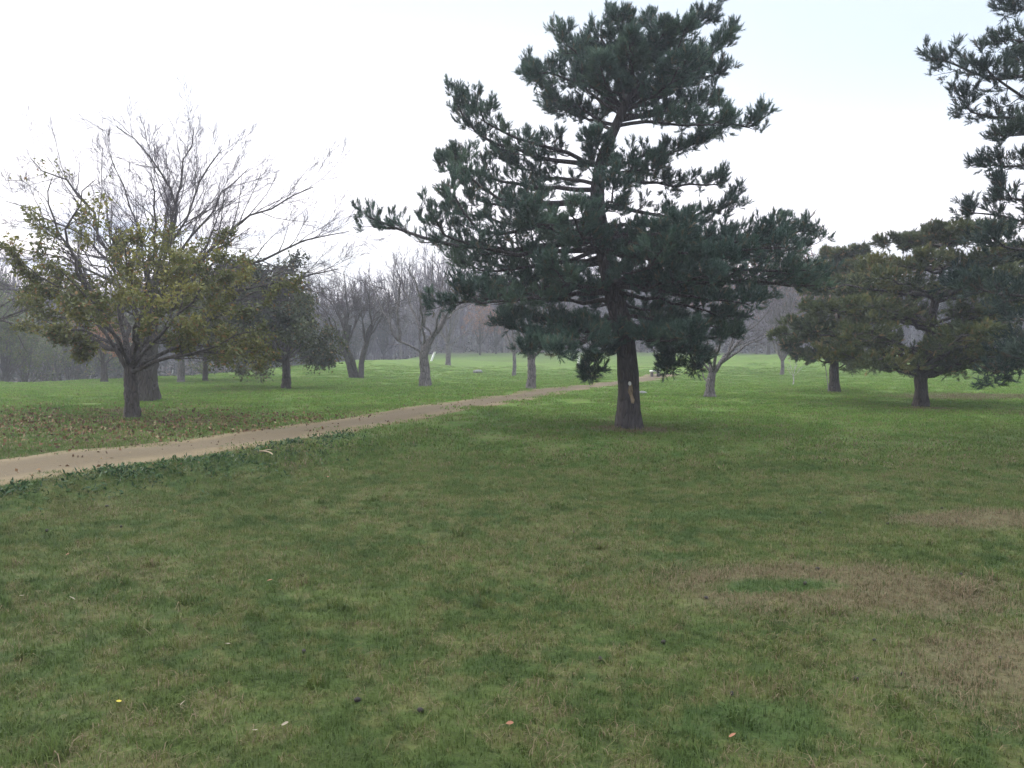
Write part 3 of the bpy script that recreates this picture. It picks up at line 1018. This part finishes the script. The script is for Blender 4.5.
def auto_tree(name, px, H, R, fork, label, barkm, twigm, seed, tr=.2, n=9, leaf=None, counts=(6, 5, 4), cat='tree', kink=(0, 0), group=None, base=None, **kw):
    rng = np.random.default_rng(seed)
    b = G(*px) if base is None else np.asarray(base, float)
    top = b + np.array([kink[0], kink[1], fork])
    tk = [b, b + (top - b) * .5 + np.array([.03, 0, 0]), top]
    L = auto_limbs(rng, b + np.array([kink[0], kink[1], 0]), fork, n, R, H, low=kw.pop('low', .25), lean=kw.pop('lean', (0, 0)))
    return decid(name, b, tk, [tr, tr * .9, tr * .8], L, label, barkm, twigm, rng, counts=counts, leaf=leaf, cat=cat, group=group, **kw)


# dark leafy tree
auto_tree('leafy_tree', (286, 389), 4.2, 2.6, 1.15, 'dark olive leafy tree with a low dense crown and single straight trunk', M['bark_dark'], M['twig_brown'], 161, tr=.17, n=18,
          leaf=(.14, 24, M['leaf_dark'], .18, None), counts=(7, 5, 3), low=.04, trop=.05, lean=(-1.2, 0))
rng = np.random.default_rng(62)
# leafy crown just behind the yellow green tree
auto_tree('leafy_tree', (205, 381), 4.6, 3.6, 1.3, 'dark olive leafy tree seen between the big leafless tree and the straight trunked one', M['bark_dark'], M['twig_brown'], 63, tr=.13, n=14,
          leaf=(.14, 22, M['leaf_dark'], .16, None), counts=(7, 5, 3), low=.02, trop=.05)

# three stemmed tree
rng = np.random.default_rng(64)
b = G(356, 378)
Dm = b[1]
st = [[b + (-.22, 0, 0), P(348, 362, Dm), P(341, 346, Dm), P(338, 330, Dm)], [b + (.0, .1, 0), P(353, 362, Dm), P(347, 345, Dm), P(350, 325, Dm)],
      [b + (.3, -.1, 0), P(362, 360, Dm), P(366, 345, Dm), P(372, 325, Dm)]]
limbs = []
for s_ in st:
    c_ = s_[-1]
    for j in range(6):
        az = j * 1.05 + rng.random()
        limbs.append([s_[2], c_ + (math.cos(az) * .8, math.sin(az) * .8, .8), c_ + (math.cos(az) * 2.2, math.sin(az) * 2.2, rng.uniform(.4, 3.4))])
decid('bare_tree', b, st[0], [.15, .14, .13, .10], limbs, 'three stemmed leafless tree with dense dark twigs, left of the pale forked tree', M['bark_dark'], M['twig_brown'], rng,
      counts=(10, 7, 5), ratios=(.55, .5, .5), stems=[(st[1], [.15, .14, .13, .1]), (st[2], [.16, .15, .14, .1])], limb_r=.014, rmin=.007, ang=(25, 60))

# pale forked tree
rng = np.random.default_rng(65)
b = G(425, 386)
Dm = b[1]
tk = [b, P(425, 372, Dm), P(424, 356, Dm), P(427, 346, Dm), P(433, 336, Dm), P(441, 326, Dm), P(446, 316, Dm)]
spec = [([(424, 358), (414, 346), (400, 342), (392, 334), (386, 300)], -.5), ([(424, 352), (420, 335), (420, 310), (417, 285)], .4),
        ([(432, 338), (424, 322), (428, 300), (432, 270)], -.4), ([(444, 318), (440, 295), (446, 270), (450, 252)], .2),
        ([(446, 316), (455, 300), (462, 282), (470, 270)], -.6), ([(396, 338), (385, 315), (375, 290), (368, 275)], .6),
        ([(400, 342), (398, 310), (402, 280), (405, 258)], -.4), ([(420, 330), (410, 305), (400, 280), (395, 262)], 1.5),
        ([(440, 326), (445, 300), (440, 275), (430, 258)], 1.8), ([(424, 345), (422, 310), (415, 285), (410, 262)], -1.8),
        ([(440, 325), (455, 310), (470, 300), (485, 292)], 1.3), ([(430, 340), (440, 315), (450, 290), (455, 280)], -2.0)]
decid('bare_tree', b, tk, [.235, .205, .18, .155, .125, .105, .08], pix_limbs(spec, Dm), 'pale grey forked tree with bare pinkish twigs, left of the dirt path end', M['bark_grey'], M['twig_mauve'], rng,
      counts=(9, 6, 4), ratios=(.42, .45, .5), limb_r=.017, rmin=.006, ang=(22, 50))

auto_tree('bare_tree', (448, 365), 6.5, 2.5, 1.6, 'slim leafless tree behind the pale forked tree', M['bark_grey'], M['twig_pale'], 66, tr=.2, n=9, rmin=.009, counts=(7, 5, 4))
auto_tree('bare_tree', (514, 376), 5.6, 1.8, 1.5, 'thin leafless tree between the pale forked tree and the main pine, the farther one', M['bark_grey'], M['twig_mauve'], 67, tr=.12, n=8, rmin=.008, counts=(6, 5, 4))
auto_tree('bare_tree', (531, 389), 4.8, 1.9, 1.15, 'grey leafless tree with V shaped fork right beside the dirt path', M['bark_grey'], M['twig_mauve'], 68, tr=.17, n=7, rmin=.006, counts=(7, 5, 4), low=.5)

# bare tree right of the main pine
rng = np.random.default_rng(69)
b = G(710, 397)
Dm = b[1]
tk = [b, P(710, 388, Dm), P(711, 379, Dm), P(713, 371, Dm)]
spec = [([(711, 376), (722, 362), (733, 350), (750, 330), (768, 312)], -.4), ([(709, 384), (704, 376), (702, 366), (700, 345)], .4),
        ([(713, 372), (709, 358), (706, 340), (700, 318)], -.5), ([(714, 370), (716, 345), (722, 320), (728, 300)], .6),
        ([(728, 355), (735, 330), (740, 310), (745, 292)], .5), ([(720, 364), (742, 348), (762, 338), (780, 330)], .6),
        ([(712, 374), (695, 350), (685, 330), (672, 315)], .6), ([(714, 370), (720, 345), (730, 325), (735, 305)], -1.4),
        ([(712, 372), (705, 345), (700, 325), (695, 310)], 1.6), ([(716, 368), (735, 345), (750, 325), (758, 310)], 1.6)]
decid('bare_tree', b, tk, [.17, .14, .13, .11], pix_limbs(spec, Dm), 'low leafless tree with forked grey trunk, right behind the main pine', M['bark_grey'], M['twig_pale'], rng,
      counts=(8, 6, 4), ratios=(.42, .45, .5), limb_r=.02, rmin=.006)

auto_tree('bare_tree', (782, 375), 6.6, 2.3, 1.0, 'pale whitish leafless tree with fine upright twigs, left of the yellowish pine', M['bark_grey'], M['twig_pale'], 70, tr=.12, n=14, rmin=.008, counts=(8, 6, 4), low=.5, trop=.6)
auto_tree('young_tree', (793, 385), 1.2, .35, .45, 'tiny leafless sapling on the grass in front of the whitish tree', M['bark_pale'], M['twig_pale'], 71, tr=.03, n=5, rmin=.006, counts=(4, 3), ratios=(.4, .4))
auto_tree('young_tree', (104, 382), 3.2, 1.5, .9, 'small tree with reddish brown leaves near the edge of the slope on the left', M['bark_dark'], M['twig_brown'], 72, tr=.16, n=9,
          leaf=(.12, 4, M['leaf_orange'], .08, None), counts=(5, 4, 3))
auto_tree('bare_tree', (181, 382), 5.2, 2.0, 2.0, 'leafless tree with a pale patched trunk, right of the big leafless tree', M['bark_grey'], M['twig_brown'], 73, tr=.16, n=9, rmin=.007)

# limbs of a tree that stands beyond the left edge
rng = np.random.default_rng(74)
D6 = 19.0
X6 = (-95 - 512) / FPX * D6
b = np.array([X6, D6, float(ground_z(X6, D6))])
tk = [b, b + (.1, 0, 1.5), b + (0, .1, 3.2), b + (.2, 0, 5)]
spec = [([(-92, 345), (-40, 335), (0, 321), (35, 303), (62, 288)], .2), ([(-92, 330), (-40, 320), (0, 322), (40, 327), (80, 330)], -.3),
        ([(-92, 300), (-50, 270), (-20, 250), (10, 262)], .4), ([(-90, 270), (-60, 230), (-40, 200), (-20, 190)], -.5), ([(-90, 280), (-120, 230), (-150, 190), (-170, 170)], .5)]
decid('bare_tree', b, tk, [.26, .22, .17, .1], pix_limbs(spec, D6), 'leafless tree beyond the left edge, two thin dark limbs reaching into view', M['bark_dark'], M['twig_mauve'], rng,
      counts=(8, 5, 4), ratios=(.3, .45, .5), limb_r=.012, rmin=.004)

# cane leaning at the yellowish pine
g = Geo()
b = G(829, 393)
cc = [b - b, rel(P(827, 378, b[1]), b), rel(P(825, 364, b[1]), b)]
tubes(g, resample(cc, 6)[None], np.linspace(.018, .012, 6)[None], 6, None, True)
o = obj('cane', g.mesh('cane', True), M['twig_pale'])
o.location = b
tag(o, 'thin pale cane leaning beside the trunk of the smaller yellowish pine', 'cane')


# ------------------------------------------------------------------ the wood behind
WOOD_RNG = np.random.default_rng(90)


def wood_proto(seed, H, R, barkm, twigm, leaf=None, name='bare_tree'):
    return auto_tree(name, None, H, R, H * .22, None, barkm, twigm, seed, tr=.16, n=11, counts=(6, 5, 3), rmin=.012, base=(0, 0, 0), leaf=leaf,
                     sides=(5, 3, 3, 3), low=.35, trop=.5)


protos = [wood_proto(101, 10.5, 3.2, M['bark_grey'], M['twig_mauve']), wood_proto(102, 9.0, 3.4, M['bark_grey'], M['twig_pale']),
          wood_proto(103, 11, 3.0, M['bark_dark'], M['twig_brown']), wood_proto(104, 9.5, 3.0, M['bark_grey'], M['twig_mauve'])]
leafp = [wood_proto(111, 9.0, 3.2, M['bark_dark'], M['twig_brown'], (.22, 3, M['leaf_orange'], .2, None), 'autumn_tree'),
         wood_proto(112, 8.5, 3.4, M['bark_dark'], M['twig_brown'], (.24, 7, M['leaf_wood'], .2, None), 'evergreen_tree'),
         wood_proto(113, 8.0, 3.4, M['bark_dark'], M['twig_brown'], (.22, 4, M['leaf_bush'], .2, None), 'leafy_tree')]
used = set()
LAB = {0: 'bare mauve grey tree in the wood along the far edge of the lawn', 1: 'bare pale grey tree in the wood along the far edge of the lawn',
       2: 'bare dark brown tree in the wood along the far edge of the lawn', 3: 'bare mauve grey tree in the wood along the far edge of the lawn'}


def put(pr, u, Y, sc, label, cat, group):
    X_ = (u - 512) / FPX * Y
    loc = (X_, Y, float(ground_z(X_, Y)) - .05)
    rz = WOOD_RNG.uniform(0, 6.28)
    if pr.name not in used:
        used.add(pr.name)
        pr.location = loc
        pr.rotation_euler = (0, 0, rz)
        pr.scale = (sc,) * 3
        o = pr
    else:
        o = copy_tree(pr, loc, rz, sc)
    tag(o, label, cat, group)
    return o


W = WOOD_RNG
for i in range(110):
    u = -60 + i * 10.5 + W.normal() * 9
    Y_ = W.uniform(84, 118) if u > 130 else W.uniform(60, 95)
    j = int(W.integers(0, 4))
    if 560 > u > 280:
        j = [0, 3, 2, 0][j]
    if u > 650:
        j = [1, 0, 1, 3][j]
    if u < 150:
        j = [2, 0, 2, 3][j]
    sc = W.uniform(.9, 1.2)
    put(protos[j], u, Y_, sc, LAB[j], 'tree', 'bare trees of the wood behind the lawn')
for u, Y_, sc in ((716, 84, 1.12), (768, 80, 1.15), (796, 82, 1.1), (820, 84, 1.1), (848, 84, 1.0), (480, 82, .55), (496, 86, .5), (815, 80, .45)):
    put(leafp[0], u, Y_, sc, 'orange brown autumn tree in the wood behind the lawn', 'tree', 'orange autumn trees of the wood')
for u, Y_, sc in ((300, 104, .9), (335, 110, 1.0), (296, 76, .62), (322, 84, .75), (352, 80, .68), (384, 88, .8), (330, 92, .9), (870, 72, .8), (930, 70, .85), (990, 68, .85), (20, 70, 1.0), (60, 78, 1.0), (100, 74, .95), (130, 80, 1.0), (-30, 66, 1.0), (160, 100, .9), (200, 104, 1.0),
                  (240, 108, 1.0), (560, 112, .9), (620, 108, 1.0), (900, 104, .9), (960, 96, .9), (1010, 90, .9), (1050, 84, .9), (440, 112, .9), (390, 108, .9)):
    put(leafp[1], u, Y_, sc, 'dull dark green tree in the wood behind the lawn', 'tree', 'dull green trees of the wood')
for u, Y_, sc in ((6, 43, .52), (26, 46, .48), (-12, 42, .5), (4, 50, .85), (44, 62, .9), (84, 60, .95), (118, 66, .9), (-22, 46, .9), (68, 54, .75)):
    put(leafp[2], u, Y_, sc, 'yellow green leafy tree below the slope on the far left', 'tree', 'yellow green trees below the slope')

# the far mass of the wood and its undergrowth
r_ = np.random.default_rng(120)
g = Geo()
n = 330
X_ = r_.uniform(-150, 170, n)
Y_ = r_.uniform(122, 215, n)
H_ = r_.uniform(7, 12, n)
b_ = on_ground(X_, Y_, -.1)
TPp = np.stack([b_ + np.stack([r_.normal(size=n) * .02 * s * H_, r_.normal(size=n) * .02 * s * H_, H_ * s], -1) for s in (0, .35, .7, 1)], 1)
TRr = (H_ * .016)[:, None] * np.array([1, .8, .45, .12])[None]
tubes(g, TPp, TRr, 4, np.full(n, .3))
A1, R1 = grow(r_, TPp, TRr, 14, .2, .98, (20, 50), .42, 4, .5, .12, .5, shrink=.5, rmin=.03)
tubes(g, A1, R1, 3, r_.random(len(A1)))
A2, R2 = grow(r_, A1, R1, 8, .2, .98, (20, 55), .5, 3, .4, .12, .5, shrink=.4, rmin=.022)
tubes(g, A2, R2, 3, r_.random(len(A2)))
n = 9000
X_ = r_.uniform(-120, 130, n)
Y_ = r_.uniform(96, 150, n)
H_ = r_.uniform(2.5, 7.5, n)
b_ = on_ground(X_, Y_, -.1)
dx = r_.normal(size=(n, 2)) * .16
ST = np.stack([b_ + np.stack([dx[:, 0] * s * H_, dx[:, 1] * s * H_, H_ * s], -1) for s in (0, .5, 1)], 1)
tubes(g, ST, np.full((n, 1), .028) * np.array([1, .8, .4])[None], 3, r_.random(n))
A3, R3 = grow(r_, ST, np.full((n, 3), .022), 3, .3, .98, (20, 50), .45, 3, .4, .1, .6, rmin=.018)
tubes(g, A3, R3, 3, r_.random(len(A3)))
tag(obj('distant_wood', g.mesh('distant_wood'), M['twig_mauve']), 'mass of bare grey mauve trees on the far hillside', 'wood', kind='stuff')

g = Geo()
n = 60000
X_ = r_.uniform(-110, 130, n)
Y_ = r_.uniform(92, 135, n)
hgt = 1.5 + .8 * np.sin(X_ * .31) * np.sin(X_ * .13 + Y_ * .2) + .4 * np.sin(X_ * .9)
B = on_ground(X_, Y_, 0)
B[:, 2] += r_.random(n) ** 1.6 * np.clip(hgt, .3, 3) * 1.8
leaves(g, r_, B, .32, r_.random(n), .2, .5)
n = 34000
X_ = r_.uniform(-85, -18, n)
Y_ = r_.uniform(52, 85, n)
B = on_ground(X_, Y_, 0)
B[:, 2] += r_.random(n) ** 1.5 * 3.2
leaves(g, r_, B, .28, r_.random(n), .2, .5)
tag(obj('undergrowth', g.mesh('undergrowth'), M['leaf_wood']), 'dull brown green undergrowth at the foot of the far wood', 'undergrowth', kind='stuff')

# low shrubs on the far lawn
for i, (px, lab, R_) in enumerate((((205, 376), 'low straggly bush on the mound, leftmost of the three small bushes', .7), ((241, 375), 'tiny dark bush on the mound, middle of the three small bushes', .35),
                                   ((259, 374), 'small dark green bush on the mound, right of the two others', .5))):
    b = G(*px)
    gg, gl = Geo(), Geo()
    rr_ = np.random.default_rng(130 + i)
    st_ = np.zeros((9, 1, 3)) + np.linspace(0, 1, 4)[None, :, None] * (rr_.normal(size=(9, 1, 3)) * (R_ * .6, R_ * .6, 0) + (0, 0, R_))
    tubes(gg, st_, np.full((9, 4), .012), 4)
    t = empty('bush', b, lab, 'bush')
    obj('stems', gg.mesh('stems'), M['twig_brown'], t)
    B, T = along(rr_, st_, 60, .3, 1, .08)
    leaves(gl, rr_, B, .14, rr_.random(len(B)), .1, .5)
    obj('crown', gl.mesh('crown'), M['leaf_bush'], t)


# ------------------------------------------------------------------ small man-made things
def boxv(g, c, s, bev=0.01):
    cx_, cy_, cz_ = c
    hx, hy, hz = s[0] / 2, s[1] / 2, s[2] / 2
    v, q = [], []
    prof = [(-hz, -bev), (-hz + bev, 0), (hz - bev, 0), (hz, -bev)]
    for z, i in prof:
        for sx, sy in ((-1, -1), (1, -1), (1, 1), (-1, 1)):
            v.append((cx_ + sx * (hx + i), cy_ + sy * (hy + i), cz_ + z))
    for r in range(3):
        for j in range(4):
            q.append((r * 4 + j, r * 4 + (j + 1) % 4, r * 4 + 4 + (j + 1) % 4, r * 4 + 4 + j))
    q += [(3, 2, 1, 0), (12, 13, 14, 15)]
    g.add(v, np.array(q))
    return g


def bench(px, label, rz, grp=None, W_=1.3):
    b = G(*px)
    t = empty('park_bench', b, label, 'bench', grp)
    t.rotation_euler = (0, 0, rz)
    g = Geo()
    for j in range(3):
        boxv(g, (0, -.14 + .14 * j, .43), (W_, .12, .04))
    obj('seat', g.mesh('seat'), M['white_paint'], t)
    g = Geo()
    for j in range(2):
        boxv(g, (0, .24 + .03 * j, .62 + .16 * j), (W_, .035, .11))
    obj('backrest', g.mesh('backrest'), M['white_paint'], t)
    for sx in (-1, 1):
        g = Geo()
        boxv(g, (sx * W_ * .4, -.12, .20), (.06, .06, .40))
        boxv(g, (sx * W_ * .4, .2, .42), (.06, .05, .84))
        obj('leg', g.mesh('leg'), M['dark_wood'], t)


bench((212, 370), 'small pale park bench on the mound, the left of two', .15)
bench((252, 367), 'small pale park bench on the mound, the right of two', -.1)

# low stone seat where the path ends
b = G(655, 377)
t = empty('block_bench', b, 'low block seat with a pale top at the far end of the dirt path', 'seat')
g = Geo()
boxv(g, (0, 0, .36), (.62, .42, .09), .015)
obj('seat', g.mesh('seat'), M['white_paint'], t)
for sx in (-1, 1):
    g = Geo()
    boxv(g, (sx * .2, 0, .157), (.13, .34, .31))
    obj('leg', g.mesh('leg'), M['dark_wood'], t)


def post(px, h, lean, label, arms=False, r=.055):
    b = G(*px)
    t = empty('marker_post', b, label, 'post')
    g = Geo()
    pts = np.array([[0, 0, -.1], [lean * .5, 0, h * .5], [lean, 0, h]])
    tubes(g, resample(pts, 5)[None], np.full((1, 5), r), 8, None, True)
    obj('shaft', g.mesh('shaft', True), M['white_paint'], t)
    g = Geo()
    tubes(g, np.array([[[lean, 0, h - .01], [lean, 0, h + .05], [lean, 0, h + .07]]]), np.array([[r * 1.25, r * 1.2, r * .5]]), 8, None, True)
    obj('cap', g.mesh('cap', True), M['grey_stone'], t)
    if arms:
        g = Geo()
        for s_ in (-1, 1):
            boxv(g, (s_ * .16, 0, h + .14), (.17, .06, .12))
        boxv(g, (0, 0, h + .07), (.42, .035, .035), .005)
        obj('sign_arms', g.mesh('sign_arms'), M['white_paint'], t)


post((173, 374), .85, 0, 'white post with two small boards on top, right of the large leafless tree', True)
post((431, 361), .75, .35, 'short white post leaning right, behind the pale forked tree', r=.09)
post((578, 366), .75, .08, 'short white post on the lawn behind the low left boughs of the main pine', r=.08)


def stone(px, s, label, seed):
    rr_ = np.random.default_rng(seed)
    b = G(*px)
    nu, nv = 10, 6
    V = []
    for i in range(nv + 1):
        for j in range(nu):
            th, ph = PI * i / nv, 2 * PI * j / nu
            r = 1 + rr_.normal() * .08
            V.append((s[0] * r * math.sin(th) * math.cos(ph), s[1] * r * math.sin(th) * math.sin(ph), s[2] * r * math.cos(th) + s[2] * .5))
    q = [(i * nu + j, i * nu + (j + 1) % nu, (i + 1) * nu + (j + 1) % nu, (i + 1) * nu + j) for i in range(nv) for j in range(nu)]
    g = Geo().add(V, np.array(q))
    o = obj('stone', g.mesh('stone', True), M['grey_stone'])
    o.location = b
    tag(o, label, 'stone')


stone((478, 373), (.33, .25, .14), 'low grey stone on the far lawn between the pale forked tree and the path', 140)
stone((642, 394), (.17, .14, .07), 'small flat grey stone on the lawn just right of the main pine trunk', 141)

# fallen branch on the weedy bank
b = G(266, 456)
g = Geo()
tubes(g, resample([(-.15, .1, .04), (-.05, .03, .055), (.06, -.05, .05), (.14, -.14, .03)], 8)[None], np.linspace(.015, .007, 8)[None], 6, None, True)
tubes(g, resample([(-.05, .03, .055), (.0, .08, .07), (.04, .13, .06)], 5)[None], np.linspace(.012, .005, 5)[None], 5, None, True)
o = obj('fallen_branch', g.mesh('fallen_branch', True), M['scar'])
o.location = b
tag(o, 'short pale broken branch lying on the bank at the end of the weeds', 'branch')

# pine cones and loose leaves on the near lawn
rr_ = np.random.default_rng(150)
g = Geo()
nu, nv = 12, 9
V = []
for i in range(nv + 1):
    for j in range(nu):
        th, ph = PI * i / nv, 2 * PI * (j + .5 * (i % 2)) / nu
        r = 1 + .22 * ((i + j) % 2) * math.sin(th)
        V.append((.030 * math.cos(th) * 1.1, .021 * r * math.sin(th) * math.cos(ph), .021 * r * math.sin(th) * math.sin(ph) + .028))
q = [(i * nu + j, i * nu + (j + 1) % nu, (i + 1) * nu + (j + 1) % nu, (i + 1) * nu + j) for i in range(nv) for j in range(nu)]
g.add(V, np.array(q))
cone0 = obj('pine_cone', g.mesh('pine_cone'), M['cone'])
spots = [(818, 571), (805, 587), (874, 644), (856, 685), (732, 699), (664, 645), (961, 576), (942, 510), (888, 526), (818, 524), (820, 514), (862, 438), (771, 438),
         (304, 655), (47, 533), (121, 529), (107, 508), (358, 707), (420, 716), (600, 664), (574, 534), (903, 679), (1000, 660), (706, 602)]
for i, (u, v) in enumerate(spots):
    o = cone0 if i == 0 else cone0.copy()
    if i:
        COL.objects.link(o)
    o.location = G(u, v)
    o.rotation_euler = (0, rr_.uniform(-.3, .3), rr_.uniform(0, 6.28))
    s_ = rr_.uniform(.42, .66) * min(1.0, .55 + .06 * G(u, v)[1])
    o.scale = (s_,) * 3
    tag(o, 'small dark pine cone lying on the foreground lawn', 'pine cone', 'pine cones scattered on the lawn')


def leaf_mesh(name):
    g = Geo()
    ol = [(0, -.5), (.22, -.3), (.32, 0), (.24, .28), (0, .55), (-.24, .3), (-.3, .02), (-.2, -.3)]
    V = [(x, y, .25 * abs(x) + .08 * y * y) for x, y in ol] + [(0, 0, .0)]
    t = [(i, (i + 1) % 8, 8) for i in range(8)]
    g.add(V, None, np.array(t))
    return g.mesh(name)


lm = [leaf_mesh('pale_leaf'), leaf_mesh('brown_leaf'), leaf_mesh('yellow_leaf')]
mats = [simple('pale_leaf', (.16, .135, .095), (.22, .185, .135), 20), simple('brown_leaf', (.17, .07, .04), (.25, .11, .06), 20), simple('yellow_leaf', (.4, .33, .04), (.5, .4, .06), 20)]
for me_, mm in zip(lm, mats):
    me_.materials.append(mm)
LL = [('pale dry leaf lying on the foreground lawn', 'pale dry leaves on the lawn'), ('reddish brown leaf lying on the foreground lawn', 'reddish brown leaves on the lawn'),
      ('small bright yellow leaf lying on the foreground lawn at bottom left', None)]
fl_spots = [(22, 605, 0), (72, 607, 0), (227, 656, 0), (183, 717, 0), (285, 738, 0), (255, 742, 0), (823, 636, 0), (175, 517, 1), (732, 750, 1), (270, 588, 1), (203, 609, 1),
            (570, 548, 1), (119, 713, 2), (291, 466, 0), (345, 477, 0), (628, 445, 0), (328, 481, 1), (452, 475, 0), (586, 504, 0), (510, 735, 1), (68, 560, 1), (430, 500, 0)]
for u, v, kd in fl_spots:
    o = bpy.data.objects.new('fallen_leaf', lm[kd])
    COL.objects.link(o)
    p = G(u, v)
    o.location = p + (0, 0, .045)
    s_ = rr_.uniform(.028, .05) * (0.8 if kd == 2 else 1)
    o.scale = (s_,) * 3
    o.rotation_euler = (rr_.uniform(-.5, .5), rr_.uniform(-.5, .5), rr_.uniform(0, 6.28))
    tag(o, LL[kd][0], 'leaf', LL[kd][1])

# ------------------------------------------------------------------ haze
HAZE = 0.0016
if HAZE > 0:
    g = Geo()
    lo, hi = (-260, -8, -6.5), (260, 290, 34)
    V = [(x, y, z) for z in (lo[2], hi[2]) for x, y in ((lo[0], lo[1]), (hi[0], lo[1]), (hi[0], hi[1]), (lo[0], hi[1]))]
    g.add(V, np.array([(3, 2, 1, 0), (4, 5, 6, 7), (0, 1, 5, 4), (1, 2, 6, 5), (2, 3, 7, 6), (3, 0, 4, 7)]))
    m, k, out = new_mat('haze')
    pv = k.n('ShaderNodeVolumePrincipled', {'Color': (.82, .84, 1.0, 1), 'Density': HAZE, 'Anisotropy': 0.3})
    k.t.links.new(pv.outputs[0], out.inputs['Volume'])
    hz = obj('haze', g.mesh('haze'), m)
    tag(hz, 'thin even evening haze over the park', 'haze', kind='stuff')

# ------------------------------------------------------------------ sky and sun
SUN_EL, SUN_AZ = 17.0, -62.0   # azimuth measured from +Y (view direction), negative = left
w = bpy.data.worlds.new('World')
S.world = w
w.use_nodes = True
w.node_tree.nodes.clear()
k = N(w.node_tree)
out = k.n('ShaderNodeOutputWorld')
sky = k.n('ShaderNodeTexSky', sky_type='NISHITA', sun_disc=False)
sky.sun_elevation = math.radians(SUN_EL)
sky.sun_rotation = math.radians(SUN_AZ)
sky.air_density = 1.0
sky.dust_density = 1.5
dirv = k.n('ShaderNodeTexCoord').outputs['Generated']
sp = k.n('ShaderNodeSeparateXYZ', {0: dirv})
zz = sp.outputs[2]
cl_c = k.mix(k.ramp(zz, .10, .44), (8.4, 7.9, 8.1), (4.15, 4.7, 5.2))
cl_c = k.mix(k.math('MULTIPLY', k.ramp(sp.outputs[0], -.12, .5), k.ramp(zz, .08, .35)), cl_c, (3.9, 4.5, 5.3))
cl_c = k.mix(k.ramp(zz, .52, .80), cl_c, (20.0, 21.0, 22.0))  # overhead sky out of view, brightened to add light on the ground
cl_c = k.mix(k.ramp(zz, 0, .12, 1, 0), cl_c, (5.0, 4.3, 4.4))
strv = k.n('ShaderNodeMapping', {'Vector': dirv, 'Scale': (2.2, 2.2, 12)}).outputs[0]
gap = k.ramp(k.noise(strv, 1.6, 4, .55), .42, .62)
low = k.ramp(zz, .07, .22, 1.0, 0.0)
leftw = k.ramp(sp.outputs[0], -.35, -.1, 1, 0)
gapb = k.math('MULTIPLY', leftw, k.ramp(k.noise(strv, 2.6, 3, .5), .46, .60))
gapb = k.math('MULTIPLY', gapb, k.math('MULTIPLY', k.ramp(zz, .04, .08), k.ramp(zz, .13, .19, 1, 0)))
cl_c = k.mix(k.math('MULTIPLY', gapb, .8), cl_c, (2.6, 3.3, 4.6))
cover = k.math('SUBTRACT', .90, k.math('MULTIPLY', k.math('MULTIPLY', gap, low), .45))
skc = k.mix(cover, sky.outputs[0], cl_c)
bg = k.n('ShaderNodeBackground', {'Color': skc, 'Strength': 0.1})
k.t.links.new(bg.outputs[0], out.inputs[0])

sd = bpy.data.lights.new('sun', 'SUN')
sd.energy = 1.6
sd.angle = math.radians(14)
sd.color = (1, .93, .84)
so = bpy.data.objects.new('sun', sd)
COL.objects.link(so)
az, el = math.radians(SUN_AZ), math.radians(SUN_EL)
dv = np.array([math.sin(az) * math.cos(el), math.cos(az) * math.cos(el), math.sin(el)])
from mathutils import Vector
so.rotation_euler = Vector(dv).to_track_quat('Z', 'Y').to_euler()
so.location = tuple(dv * 50)

S.render.engine = 'CYCLES'
S.view_settings.view_transform = 'Standard'
S.view_settings.look = 'None'
S.view_settings.exposure = 1.13
S.view_settings.gamma = 1
S.view_settings.use_curve_mapping = False
S.cycles.volume_step_rate = 4
S.cycles.volume_bounces = 1
